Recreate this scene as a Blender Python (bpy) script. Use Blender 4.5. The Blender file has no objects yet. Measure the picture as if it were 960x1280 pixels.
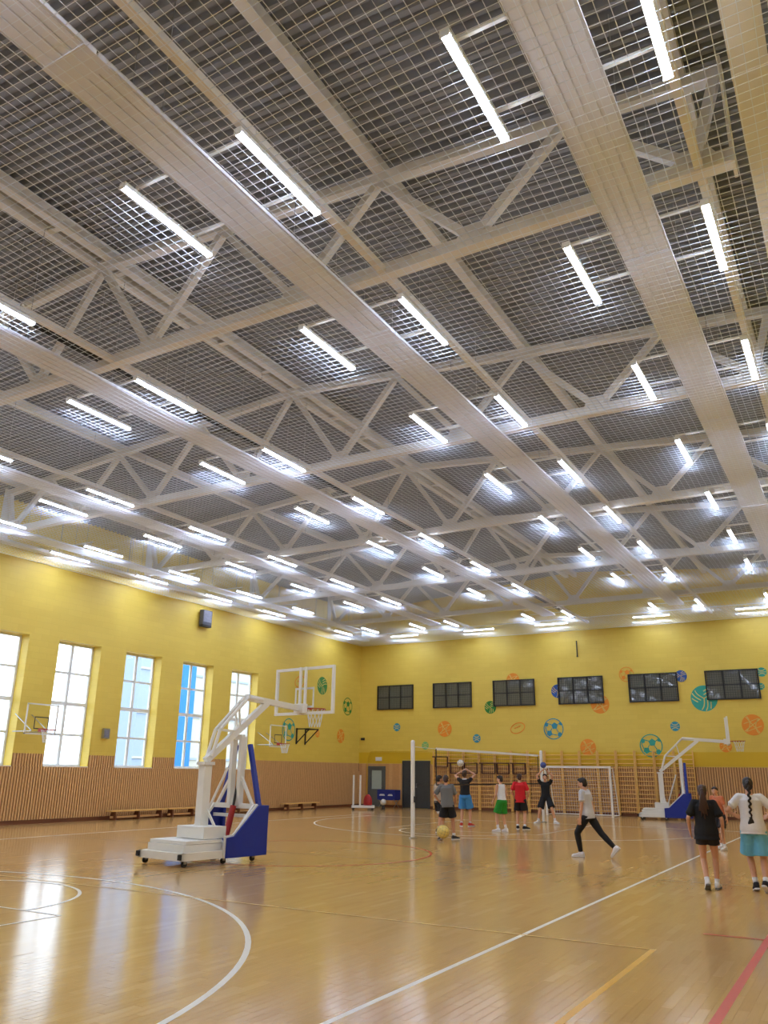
import bpy, bmesh, math, random
from mathutils import Vector, Matrix
random.seed(7)
PI = math.pi
sc = bpy.context.scene
col = sc.collection
V = Vector

# ------------------------------------------------------------------ camera
CAM_H = 1.65
F_PX = 1004.16
YAW, PITCH, ROLL = math.radians(30.16), math.radians(17.96), math.radians(0.744)
cy, sy, cp, sp = math.cos(YAW), math.sin(YAW), math.cos(PITCH), math.sin(PITCH)
fwd = V((-sy*cp, cy*cp, sp)); rgt = V((cy, sy, 0)); up = rgt.cross(fwd)
cr, sr = math.cos(ROLL), math.sin(ROLL)
rgt, up = rgt*cr + up*sr, up*cr - rgt*sr
cam_d = bpy.data.cameras.new('camera'); cam = bpy.data.objects.new('camera', cam_d); col.objects.link(cam)
cam_d.sensor_fit = 'VERTICAL'; cam_d.sensor_height = 36.0; cam_d.lens = 36.0*F_PX/1280.0
cam_d.clip_start = 0.05; cam_d.clip_end = 500
m = Matrix((rgt, up, -fwd)).transposed().to_4x4(); m.translation = V((0, 0, CAM_H)); cam.matrix_world = m
sc.camera = cam

# ------------------------------------------------------------------ world, exposure
LED_STRENGTH = 34.0
SKY_STRENGTH = 2.0
w = bpy.data.worlds.new('overcast_sky'); sc.world = w; w.use_nodes = True
bg = w.node_tree.nodes['Background']; bg.inputs[0].default_value = (0.86, 0.93, 1.0, 1); bg.inputs[1].default_value = SKY_STRENGTH
sc.view_settings.view_transform = 'Standard'; sc.view_settings.look = 'None'
sc.view_settings.exposure = 0.93; sc.view_settings.gamma = 1.0; sc.view_settings.use_curve_mapping = False

# ------------------------------------------------------------------ materials
def srgb(r, g, b):
    f = lambda c: (c/255/12.92) if c/255 <= 0.04045 else ((c/255+0.055)/1.055)**2.4
    return (f(r), f(g), f(b), 1)
M = {}
def mat(name, rgb, rough=0.6, metal=0.0, spec=0.5, noise=0.0, nscale=6.0, bump=0.0, bscale=60.0, coat=0.0):
    m = bpy.data.materials.new(name); m.use_nodes = True; nt = m.node_tree; N = nt.nodes; L = nt.links
    b = N['Principled BSDF']; c = srgb(*rgb)
    b.inputs['Base Color'].default_value = c; b.inputs['Roughness'].default_value = rough
    b.inputs['Metallic'].default_value = metal; b.inputs['Specular IOR Level'].default_value = spec
    b.inputs['Coat Weight'].default_value = coat
    if noise > 0 or bump > 0:
        tc = N.new('ShaderNodeTexCoord')
    if noise > 0:
        t = N.new('ShaderNodeTexNoise'); t.inputs['Scale'].default_value = nscale; t.inputs['Detail'].default_value = 4
        L.new(tc.outputs['Object'], t.inputs['Vector'])
        mx = N.new('ShaderNodeMix'); mx.data_type = 'RGBA'
        mx.inputs['A'].default_value = tuple(x*(1-noise) for x in c[:3])+(1,); mx.inputs['B'].default_value = tuple(min(1, x*(1+noise)) for x in c[:3])+(1,)
        L.new(t.outputs['Fac'], mx.inputs['Factor']); L.new(mx.outputs['Result'], b.inputs['Base Color'])
    if bump > 0:
        t2 = N.new('ShaderNodeTexNoise'); t2.inputs['Scale'].default_value = bscale
        L.new(tc.outputs['Object'], t2.inputs['Vector'])
        bp = N.new('ShaderNodeBump'); bp.inputs['Strength'].default_value = bump; bp.inputs['Distance'].default_value = 0.01
        L.new(t2.outputs['Fac'], bp.inputs['Height']); L.new(bp.outputs['Normal'], b.inputs['Normal'])
    M[name] = m
    return m
def math_node(nt, op, a, b=None):
    n = nt.nodes.new('ShaderNodeMath'); n.operation = op
    for i, x in enumerate((a, b)):
        if x is None: continue
        if isinstance(x, (int, float)): n.inputs[i].default_value = x
        else: nt.links.new(x, n.inputs[i])
    return n.outputs[0]

PLANK_W, PLANK_L = 0.085, 0.72
def floor_material():
    m = bpy.data.materials.new('parquet'); m.use_nodes = True; nt = m.node_tree; N = nt.nodes; L = nt.links
    b = N['Principled BSDF']
    g = N.new('ShaderNodeNewGeometry'); s = N.new('ShaderNodeSeparateXYZ'); L.new(g.outputs['Position'], s.inputs[0])
    ccol = math_node(nt, 'FLOOR', math_node(nt, 'DIVIDE', s.outputs[0], PLANK_W))
    off = math_node(nt, 'FRACT', math_node(nt, 'MULTIPLY', ccol, 0.618))
    rr = math_node(nt, 'ADD', math_node(nt, 'DIVIDE', s.outputs[1], PLANK_L), off)
    row = math_node(nt, 'FLOOR', rr)
    cb = N.new('ShaderNodeCombineXYZ'); L.new(ccol, cb.inputs[0]); L.new(row, cb.inputs[1])
    wn = N.new('ShaderNodeTexWhiteNoise'); wn.noise_dimensions = '2D'; L.new(cb.outputs[0], wn.inputs['Vector'])
    ramp = N.new('ShaderNodeValToRGB'); e = ramp.color_ramp.elements
    e[0].position = 0; e[0].color = srgb(194, 150, 93); e[1].position = 1; e[1].color = srgb(212, 171, 113)
    k = e.new(0.12); k.color = srgb(199, 155, 97); k = e.new(0.85); k.color = srgb(203, 160, 101)
    L.new(wn.outputs['Value'], ramp.inputs[0])
    mp = N.new('ShaderNodeMapping'); mp.inputs['Scale'].default_value = (60, 3.0, 1)
    L.new(g.outputs['Position'], mp.inputs['Vector'])
    nz = N.new('ShaderNodeTexNoise'); nz.inputs['Scale'].default_value = 1.0; nz.inputs['Detail'].default_value = 5
    L.new(mp.outputs[0], nz.inputs['Vector'])
    mx = N.new('ShaderNodeMix'); mx.data_type = 'RGBA'; mx.blend_type = 'MULTIPLY'; mx.inputs['Factor'].default_value = 0.16
    r2 = N.new('ShaderNodeValToRGB'); r2.color_ramp.elements[0].color = (0.6, 0.55, 0.5, 1); r2.color_ramp.elements[0].position = .3; r2.color_ramp.elements[1].position = .65
    L.new(nz.outputs['Fac'], r2.inputs[0]); L.new(ramp.outputs[0], mx.inputs['A']); L.new(r2.outputs[0], mx.inputs['B'])
    L.new(mx.outputs['Result'], b.inputs['Base Color'])
    n3 = N.new('ShaderNodeTexNoise'); n3.inputs['Scale'].default_value = 0.6; L.new(g.outputs['Position'], n3.inputs['Vector'])
    rr3 = N.new('ShaderNodeMapRange'); rr3.inputs['To Min'].default_value = 0.12; rr3.inputs['To Max'].default_value = 0.19
    L.new(n3.outputs['Fac'], rr3.inputs['Value']); L.new(rr3.outputs[0], b.inputs['Roughness'])
    b.inputs['Specular IOR Level'].default_value = 0.5
    M['parquet'] = m
floor_material()

def masonry_material():
    # painted block wall: coursing is fine relief only
    m = bpy.data.materials.new('yellow_wall'); m.use_nodes = True; nt = m.node_tree; N = nt.nodes; L = nt.links
    b = N['Principled BSDF']
    g = N.new('ShaderNodeNewGeometry'); s = N.new('ShaderNodeSeparateXYZ'); L.new(g.outputs['Position'], s.inputs[0])
    u = math_node(nt, 'ADD', s.outputs[0], s.outputs[1])
    cb = N.new('ShaderNodeCombineXYZ'); L.new(u, cb.inputs[0]); L.new(s.outputs[2], cb.inputs[1])
    br = N.new('ShaderNodeTexBrick'); L.new(cb.outputs[0], br.inputs['Vector'])
    br.inputs['Scale'].default_value = 1.0; br.inputs['Brick Width'].default_value = 0.6; br.inputs['Row Height'].default_value = 0.2
    br.inputs['Mortar Size'].default_value = 0.008; br.inputs['Mortar Smooth'].default_value = 0.4
    br.inputs['Color1'].default_value = srgb(230, 201, 88); br.inputs['Color2'].default_value = srgb(226, 196, 83); br.inputs['Mortar'].default_value = srgb(223, 193, 81)
    L.new(br.outputs['Color'], b.inputs['Base Color'])
    bp = N.new('ShaderNodeBump'); bp.invert = True; bp.inputs['Strength'].default_value = 0.25; bp.inputs['Distance'].default_value = 0.01
    L.new(br.outputs['Fac'], bp.inputs['Height']); L.new(bp.outputs[0], b.inputs['Normal'])
    b.inputs['Roughness'].default_value = 0.5
    M['yellow_wall'] = m
masonry_material()

def emis(name, rgb, strength):
    m = bpy.data.materials.new(name); m.use_nodes = True; nt = m.node_tree
    b = nt.nodes['Principled BSDF']; b.inputs['Base Color'].default_value = srgb(*rgb)
    b.inputs['Emission Color'].default_value = srgb(*rgb); b.inputs['Emission Strength'].default_value = strength
    M[name] = m
emis('led', (214, 229, 255), LED_STRENGTH)
def glass(name, tint, gloss):
    m = bpy.data.materials.new(name); m.use_nodes = True; nt = m.node_tree; N = nt.nodes; L = nt.links
    N.remove(N['Principled BSDF'])
    t = N.new('ShaderNodeBsdfTransparent'); t.inputs[0].default_value = tint
    g = N.new('ShaderNodeBsdfGlossy'); g.inputs['Roughness'].default_value = 0.02
    mx = N.new('ShaderNodeMixShader'); fr = N.new('ShaderNodeFresnel'); fr.inputs[0].default_value = 1.35
    gg = N.new('ShaderNodeNewGeometry'); front = math_node(nt, 'SUBTRACT', 1.0, gg.outputs['Backfacing'])
    L.new(math_node(nt, 'MULTIPLY', math_node(nt, 'MULTIPLY', fr.outputs[0], gloss), front), mx.inputs[0]); L.new(t.outputs[0], mx.inputs[1]); L.new(g.outputs[0], mx.inputs[2])
    L.new(mx.outputs[0], N['Material Output'].inputs[0]); M[name] = m
glass('window_glass', (0.95, 0.98, 1.0, 1), 1.0)
glass('board_glass', (0.96, 0.97, 0.97, 1), 0.22)

mat('white_paint', (236, 233, 226), 0.5, noise=.03)
mat('truss_paint', (226, 220, 212), 0.5, noise=.05, nscale=2)
mat('panel_paint', (222, 222, 230), 0.45, noise=.03, nscale=3)
mat('deck', (150, 152, 158), 0.72, metal=0.12, spec=0.3, noise=.12, nscale=1.5)
mat('dark_metal', (52, 54, 58), 0.45, metal=.3, noise=.08)
mat('black_metal', (26, 26, 28), 0.45, noise=.1)
mat('steel', (170, 172, 175), 0.3, metal=.9, noise=.05)
mat('cord', (230, 238, 250), 0.8, noise=.03)
mat('slat_wood', (216, 170, 114), 0.45, noise=.14, nscale=14)
mat('back_wood', (150, 104, 64), 0.6, noise=.1, nscale=10)
mat('panel_wood', (208, 158, 102), 0.42, noise=.12, nscale=8)
mat('bar_wood', (236, 190, 108), 0.4, noise=.1, nscale=12)
mat('base_wood', (110, 62, 34), 0.5, noise=.1)
mat('yellow_band', (222, 184, 40), 0.4, noise=.03)
mat('beam_tan', (222, 216, 206), 0.5, noise=.04)
mat('pvc', (232, 236, 240), 0.35, noise=.02)
mat('line_white', (236, 230, 218), 0.3, noise=.04, nscale=10)
mat('line_yellow', (236, 176, 30), 0.3, noise=.05, nscale=10)
mat('line_red', (214, 70, 42), 0.3, noise=.05, nscale=10)
mat('line_dark', (120, 84, 48), 0.3, noise=.05)
mat('line_pale', (236, 196, 116), 0.3, noise=.05)
mat('blue_pad', (20, 46, 150), 0.5, noise=.08)
mat('blue_cloth', (24, 40, 130), 0.7, noise=.12)
mat('rim_red', (178, 48, 34), 0.45, noise=.06)
mat('maroon', (74, 28, 26), 0.5, noise=.1)
mat('red_plastic', (170, 30, 30), 0.5, noise=.08)
mat('rubber', (30, 30, 32), 0.7, noise=.1)
mat('dark_glass', (116, 118, 108), 0.03, spec=0.8, noise=.05)
mat('pale_glass', (176, 190, 180), 0.15, noise=.04)
mat('door_grey', (92, 96, 94), 0.5, noise=.06)
mat('door_dark', (66, 68, 68), 0.5, noise=.06)
mat('speaker_mesh', (128, 130, 146), 0.6, noise=.3, nscale=18)
mat('speaker_grey', (84, 86, 98), 0.6, noise=.08)
mat('mural_orange', (238, 146, 36), 0.55, noise=.04); mat('mural_teal', (50, 164, 146), 0.55, noise=.04)
mat('mural_blue', (46, 146, 176), 0.55, noise=.04); mat('mural_navy', (38, 84, 160), 0.55, noise=.04)
mat('mural_green', (36, 128, 46), 0.55, noise=.04); mat('mural_pale', (232, 204, 110), 0.55, noise=.04)
mat('mural_mint', (120, 186, 110), 0.55, noise=.04)
mat('facade_blue', (26, 118, 190), 0.6, noise=.05); mat('facade_pale', (150, 166, 190), 0.7, noise=.05)
mat('facade_beige', (186, 184, 172), 0.7, noise=.05); mat('asphalt', (150, 154, 158), 0.9, noise=.1)
mat('skin', (214, 160, 128), 0.55, noise=.05); mat('skin_tan', (196, 140, 106), 0.55, noise=.05)
mat('hair_dark', (34, 24, 22), 0.5, noise=.25, nscale=40); mat('hair_brown', (62, 38, 28), 0.5, noise=.25, nscale=40)
for n, c in dict(black=(20, 20, 24), white=(232, 230, 232), grey=(112, 112, 112), lightgrey=(204, 204, 212), skyblue=(112, 190, 224), blue=(62, 134, 196),
                 green=(36, 140, 40), red=(206, 28, 36), charcoal=(44, 42, 46), sand=(186, 164, 140), shoered=(190, 52, 40), peach=(206, 120, 84)).items():
    mat('cloth_'+n, c, 0.85, noise=.08, nscale=25, bump=.25, bscale=90)
mat('ball_yellow', (232, 204, 110), 0.5, noise=.05); mat('ball_white', (236, 232, 222), 0.5, noise=.05); mat('ball_seam', (120, 110, 90), 0.6, noise=.05)
mat('ball_blue', (70, 90, 170), 0.5, noise=.05); mat('eye_white', (240, 238, 234), .3, noise=.01); mat('eye_dark', (30, 22, 18), .3, noise=.01); mat('lip', (170, 90, 80), .5, noise=.05)

# ------------------------------------------------------------------ mesh helpers
class MB:
    def __init__(s): s.v = []; s.f = []
    def add(s, vs, fs):
        o = len(s.v); s.v += [tuple(p) for p in vs]; s.f += [tuple(i+o for i in f) for f in fs]; return s
    def box(s, a, b):
        x0, y0, z0 = a; x1, y1, z1 = b
        return s.add([(x0,y0,z0),(x1,y0,z0),(x1,y1,z0),(x0,y1,z0),(x0,y0,z1),(x1,y0,z1),(x1,y1,z1),(x0,y1,z1)],
                     [(0,3,2,1),(4,5,6,7),(0,1,5,4),(1,2,6,5),(2,3,7,6),(3,0,4,7)])
    def beam(s, p, q, wd, ht, upv=(0,0,1)):
        p = V(p); q = V(q); d = (q-p).normalized(); u = V(upv)
        sd = d.cross(u)
        if sd.length < 1e-4: sd = d.cross(V((1,0,0)))
        sd.normalize(); u = sd.cross(d)
        c = [sd*(wd/2*i)+u*(ht/2*j) for i, j in ((-1,-1),(1,-1),(1,1),(-1,1))]
        return s.add([p+k for k in c]+[q+k for k in c], [(0,1,2,3),(7,6,5,4),(4,5,1,0),(5,6,2,1),(6,7,3,2),(7,4,0,3)])
    def tube(s, p, q, r, r2=None, n=10, cap=True):
        p = V(p); q = V(q); r2 = r if r2 is None else r2
        d = (q-p).normalized(); a = d.orthogonal().normalized(); b = d.cross(a)
        vs = []
        for c, rad in ((p, r), (q, r2)):
            vs += [c+(a*math.cos(2*PI*i/n)+b*math.sin(2*PI*i/n))*rad for i in range(n)]
        fs = [(i, (i+1)%n, n+(i+1)%n, n+i) for i in range(n)]
        if cap: fs += [tuple(range(n-1,-1,-1)), tuple(range(n, 2*n))]
        return s.add(vs, fs)
    def path(s, pts, r, n=6):
        for a, b in zip(pts, pts[1:]): s.tube(a, b, r, n=n)
        return s
    def sphere(s, c, r, n=12, mtx=None):
        # r: scalar or (rx,ry,rz); mtx: 3x3 orientation
        c = V(c); rx, ry, rz = (r, r, r) if isinstance(r, (int, float)) else r
        vs = []; h = n//2
        def P(t, ph):
            p = V((rx*math.sin(t)*math.cos(ph), ry*math.sin(t)*math.sin(ph), rz*math.cos(t)))
            return c+(mtx@p if mtx else p)
        vs.append(P(0, 0))
        for i in range(1, h):
            for j in range(n): vs.append(P(PI*i/h, 2*PI*j/n))
        vs.append(P(PI, 0)); fs = []
        for j in range(n): fs.append((0, 1+j, 1+(j+1)%n))
        for i in range(h-2):
            for j in range(n):
                a = 1+i*n+j; b = 1+i*n+(j+1)%n; fs.append((a, a+n, b+n, b))
        e = len(vs)-1
        for j in range(n): fs.append((e, e-n+(j+1)%n, e-n+j))
        return s.add(vs, fs)
    def loft(s, rings, cap=True):
        n = len(rings[0]); vs = [p for r in rings for p in r]; fs = []
        for k in range(len(rings)-1):
            for i in range(n): fs.append((k*n+i, k*n+(i+1)%n, (k+1)*n+(i+1)%n, (k+1)*n+i))
        if cap: fs += [tuple(range(n-1,-1,-1)), tuple((len(rings)-1)*n+i for i in range(n))]
        return s.add(vs, fs)
    def prism(s, poly, d):
        # poly: list of 3D points (planar), d: extrusion vector
        n = len(poly); d = V(d); vs = [V(p) for p in poly]+[V(p)+d for p in poly]
        fs = [tuple(range(n-1,-1,-1)), tuple(range(n, 2*n))]+[(i, (i+1)%n, n+(i+1)%n, n+i) for i in range(n)]
        return s.add(vs, fs)
    def torus(s, c, R, r, ax='z', n=24, k=6, a0=0, a1=2*PI):
        c = V(c); rings = []; full = abs(a1-a0-2*PI) < 1e-4; cnt = n if full else n+1
        for i in range(cnt):
            a = a0+(a1-a0)*i/n; ring = []
            for j in range(k):
                t = 2*PI*j/k; rad = R+r*math.cos(t); z = r*math.sin(t)
                p = {'z': V((rad*math.cos(a), rad*math.sin(a), z)), 'x': V((z, rad*math.cos(a), rad*math.sin(a))), 'y': V((rad*math.cos(a), z, rad*math.sin(a)))}[ax]
                ring.append(c+p)
            rings.append(ring)
        if full: rings.append(rings[0])
        return s.loft(rings, cap=not full)
    def mesh(s, name, material, smooth=False):
        me = bpy.data.meshes.new(name); me.from_pydata(s.v, [], s.f); me.materials.append(M[material])
        bm = bmesh.new(); bm.from_mesh(me); bmesh.ops.recalc_face_normals(bm, faces=bm.faces); bm.to_mesh(me); bm.free()
        if smooth: me.polygons.foreach_set('use_smooth', [True]*len(me.polygons))
        me.update(); return me
    def build(s, name, material, parent=None, smooth=False, loc=None):
        o = bpy.data.objects.new(name, s.mesh(name, material, smooth)); col.objects.link(o)
        if parent: o.parent = parent
        if loc: o.location = loc
        return o
def tag(o, label, cat, group=None):
    o['label'] = label; o['category'] = cat
    if group: o['group'] = group
    return o
def empty(name, loc=(0,0,0), rz=0):
    o = bpy.data.objects.new(name, None); o.empty_display_size = .1; col.objects.link(o); o.location = loc; o.rotation_euler.z = rz; return o
def struct(o): o['kind'] = 'structure'; return o
kids = {}
def copy_tree(o, parent=None):
    c = o.copy(); col.objects.link(c); c.parent = parent
    for ch in list(o.children): copy_tree(ch, c)
    return c
ORD = ['first', 'second', 'third', 'fourth', 'fifth', 'sixth', 'seventh', 'eighth', 'ninth', 'tenth', 'eleventh', 'twelfth', 'thirteenth', 'fourteenth', 'fifteenth', 'sixteenth', 'seventeenth', 'eighteenth', 'nineteenth', 'twentieth']

# ------------------------------------------------------------------ room dimensions (metres)
XL, XR, YB, YF, XM = -22.8, 0.62, 37.0, -5.0, -11.09
def roof(x): return 10.90-0.085*abs(x-XM)       # underside of the deck
WIN_Y = [17.82+2.93*k for k in range(-6, 4)]; WIN_W, WZ0, WZ1 = 1.77, 1.71, 5.74
WT = 0.45

# floor
fl = struct(MB().box((XL-.1, YF-.1, -.3), (XR+.1, YB+.1, 0)).build('floor', 'parquet'))
pm = None
cand = []
for c in range(int(-7.5/PLANK_W), int(0.5/PLANK_W)):
    off = (c*0.618) % 1.0
    for r in range(0, 16):
        xc = (c+.5)*PLANK_W; yc = (r+.5-off)*PLANK_L
        d = V((xc, yc, -CAM_H)); z = d.dot(fwd)
        if z < .5: continue
        px = 480+F_PX*d.dot(rgt)/z; py = 640-F_PX*d.dot(up)/z
        if -40 < px < 1000 and py < 1310: cand.append((d.length, xc, yc))
cand.sort()
pmb = MB(); hx, hy, ch = PLANK_W/2-.0006, PLANK_L/2-.0006, .0012
pmb.loft([[(-hx,-hy,-.0005),(hx,-hy,-.0005),(hx,hy,-.0005),(-hx,hy,-.0005)],
          [(-hx+ch,-hy+ch,.0012),(hx-ch,-hy+ch,.0012),(hx-ch,hy-ch,.0012),(-hx+ch,hy-ch,.0012)]])
pm = pmb.mesh('plank', 'parquet')
for _, xc, yc in cand[:300]:
    o = bpy.data.objects.new('plank', pm); col.objects.link(o); o.location = (xc, yc, 0); o.parent = fl

# ceiling: profiled steel deck, ribs along X
prof = []
y = YF-.1; P = 0.1875; H = 0.1
while y < YB+.1:
    prof += [(y, 0), (y+.06, 0), (y+.095, H), (y+.155, H)]; y += P
mb = MB(); n = len(prof)
for x in (XL-.3, XM, XR+.3): mb.v += [(x, yy, roof(x)+zz) for yy, zz in prof]
for k in range(2):
    for i in range(n-1): mb.f.append((k*n+i, k*n+i+1, (k+1)*n+i+1, (k+1)*n+i))
o = mb.build('ceiling', 'deck'); struct(o)
bm = bmesh.new(); bm.from_mesh(o.data)
for f in bm.faces:
    if f.normal.z > 0: f.normal_flip()
bm.to_mesh(o.data); bm.free()
# weatherproof layer above the deck so the roof is closed
rb = MB().prism([(XL-.5, YF-.3, roof(XL-.5)+.16), (XM, YF-.3, roof(XM)+.16), (XR+.5, YF-.3, roof(XR+.5)+.16), (XR+.5, YF-.3, roof(XR+.5)+.4), (XM, YF-.3, roof(XM)+.4), (XL-.5, YF-.3, roof(XL-.5)+.4)], (0, YB-YF+.6, 0))
struct(rb.build('ceiling_insulation', 'dark_metal'))

# left wall with window openings
mb = MB(); x0, x1 = XL-WT, XL; top = roof(XL)+.1
mb.box((x0, YF-WT, 0), (x1, YB+WT, WZ0)); mb.box((x0, YF-WT, WZ1), (x1, YB+WT, top))
ys = [YF-WT]+[v for y in WIN_Y for v in (y, y+WIN_W)]+[YB+WT]
for i in range(0, len(ys), 2): mb.box((x0, ys[i], WZ0), (x1, ys[i+1], WZ1))
wl = struct(mb.build('wall_left', 'yellow_wall'))
def gable(yy): return [(XL-WT, yy, 0), (XR+WT, yy, 0), (XR+WT, yy, roof(XR+WT)+.1), (XM, yy, roof(XM)+.1), (XL-WT, yy, roof(XL-WT)+.1)]
wb = struct(MB().prism(gable(YB), (0, WT, 0)).build('wall_back', 'yellow_wall'))
wf = struct(MB().prism(gable(YF), (0, -WT, 0)).build('wall_front', 'yellow_wall'))
wr = struct(MB().box((XR, YF-WT, 0), (XR+WT, YB+WT, roof(XR)+.1)).build('wall_right', 'yellow_wall'))

# wood wainscot: backing boards, then thin slats too small to pick apart
def wainscot(parent, segs, axis, plane, sgn, pitch=.1, sw=.062):
    b = MB(); s_ = MB()
    for (u0, u1, z0, z1) in segs:
        if axis == 'y': b.box((plane, u0, z0), (plane+sgn*.02, u1, z1))
        else: b.box((u0, plane, z0), (u1, plane+sgn*.02, z1))
        u = u0+.02
        while u+sw < u1:
            if axis == 'y': s_.box((plane+sgn*.02, u, z0), (plane+sgn*.05, u+sw, z1))
            else: s_.box((u, plane+sgn*.02, z0), (u+sw, plane+sgn*.05, z1))
            u += pitch
    bo = b.build('backing_board', 'back_wood', parent); so = s_.build('wood_slats', 'slat_wood', parent); so['kind'] = 'stuff'
WOOD = 2.08
segs = [(YF, YB, .12, WZ0-.02)]
pe = [YF]+[v for y in WIN_Y for v in (y, y+WIN_W)]+[YB]
for i in range(0, len(pe), 2): segs.append((pe[i]+.02, pe[i+1]-.02, WZ0-.02, WOOD))
wainscot(wl, segs, 'y', XL, 1)
wainscot(wb, [(-18.6, XR, .12, 2.02)], 'x', YB, -1)
wainscot(wr, [(YF, YB, .12, 2.02)], 'y', XR, -1)
# smooth boards by the doors, each a plank of its own
DOOR1 = (-22.18, -21.2, 1.95); DOOR2 = (-20.2, -18.68, 2.22)
for a, b in ((XL+.02, DOOR1[0]), (DOOR1[1], DOOR2[0]), (DOOR2[1], -18.6)):
    n = max(1, round((b-a)/.2)); w_ = (b-a)/n
    for i in range(n): MB().box((a+w_*i+.003, YB-.03-.004*(i % 2), .12), (a+w_*(i+1)-.003, YB, 2.07)).build('plank', ('panel_wood', 'slat_wood', 'panel_wood')[i % 3], wb)
MB().box((DOOR1[0]+.003, YB-.03, DOOR1[2]), (DOOR1[1]-.003, YB, 2.07)).build('plank', 'panel_wood', wb)
struct(MB().box((XL, YF, 0), (XL+.06, YB, .12)).build('baseboard_left', 'base_wood'))
mb = MB()
for a, b in ((XL, DOOR1[0]), (DOOR1[1], DOOR2[0]), (DOOR2[1], XR)): mb.box((a, YB-.06, 0), (b, YB, .12))
struct(mb.build('baseboard_back', 'base_wood'))
struct(MB().box((XR-.06, YF, 0), (XR, YB, .12)).build('baseboard_right', 'base_wood'))
# glossier yellow band above the wood on the far wall, with its edge line
mb = MB(); mb.box((XL, YB-.012, 2.1), (DOOR2[0]-.05, YB, 2.62)); mb.box((DOOR2[0]-.05, YB-.012, 2.28), (DOOR2[1]+.05, YB, 2.62)); mb.box((DOOR2[1]+.05, YB-.012, 2.06), (XR, YB, 2.62))
struct(mb.build('trim_1', 'yellow_band'))
# windows in left wall
frame_mb = MB(); xg = -0.40; fw = .07
def wf_boxes():
    f = MB()
    f.box((xg-.06, 0, WZ0), (xg+.02, fw, WZ1)); f.box((xg-.06, WIN_W-fw, WZ0), (xg+.02, WIN_W, WZ1))
    f.box((xg-.06, fw, WZ0), (xg+.02, WIN_W-fw, WZ0+fw)); f.box((xg-.06, fw, WZ1-fw), (xg+.02, WIN_W-fw, WZ1))
    return f
hq = (WZ1-WZ0)/4
fm = wf_boxes().mesh('window_frame', 'pvc')
mm = MB().box((xg-.05, WIN_W/2-.05, WZ0+fw), (xg+.015, WIN_W/2+.05, WZ1-fw)).mesh('mullion', 'pvc')
tms = [MB().box((xg-.05, fw, WZ0+hq*k-(.06 if k == 2 else .035)), (xg+.018, WIN_W-fw, WZ0+hq*k+(.06 if k == 2 else .035))).mesh('transom', 'pvc') for k in (1, 2, 3)]
pmesh = MB().box((-.004, .0, 0), (.004, WIN_W/2-.05-fw, hq-.06)).mesh('pane', 'window_glass')
sm = MB().box((xg+.02, 0, WZ0-.03), (.03, WIN_W, WZ0+.004)).mesh('window_sill', 'white_paint')
for i, wy in enumerate(WIN_Y):
    e = empty('window_%d' % (i+1), (XL, wy, 0)); struct(e)
    for nm, me in [('window_frame', fm), ('mullion', mm), ('window_sill', sm)]+[('transom', t) for t in tms]:
        o = bpy.data.objects.new(nm, me); col.objects.link(o); o.parent = e
    for r in range(4):
        for c in range(2):
            o = bpy.data.objects.new('pane', pmesh); col.objects.link(o); o.parent = e
            o.location = (xg-.02, fw if c == 0 else WIN_W/2+.05, WZ0+hq*r+.03)
# high interior windows in the far wall with black mesh guards
def back_window(i, xa, xb, za=4.73, zb=5.95):
    e = struct(empty('window_%d' % i, (xa, YB, za))); wdt = xb-xa; h = zb-za
    f = MB(); t = .05
    f.box((0,-.09,0),(wdt,0,t)); f.box((0,-.09,h-t),(wdt,0,h)); f.box((0,-.09,t),(t,0,h-t)); f.box((wdt-t,-.09,t),(wdt,0,h-t))
    f.build('window_frame', 'black_metal', e)
    for k in range(3):
        a = t+(wdt-2*t)*k/3+.02; b = t+(wdt-2*t)*(k+1)/3-.02
        MB().box((a,-.03,t),(b,-.01,h-t)).build('pane', 'dark_glass', e)
        if k: MB().box((a-.045,-.085,t),(a+.005,-.005,h-t)).build('mullion', 'black_metal', e)
    MB().box((t,-.05,h*.5-.02),(wdt-t,-.005,h*.5+.02)).build('transom', 'dark_metal', e)
    g = MB(); n = 22
    for k in range(1, n): x = wdt*k/n; g.tube((x,-.09,0),(x,-.09,h),.006,n=4,cap=False)
    n = 13
    for k in range(1, n): z = h*k/n; g.tube((0,-.095,z),(wdt,-.095,z),.006,n=4,cap=False)
    o = g.build('mesh_guard', 'black_metal', e); o['kind'] = 'stuff'
for k in range(7): back_window(11+k, -21.72+3.237*k, -19.62+3.237*k)
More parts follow.
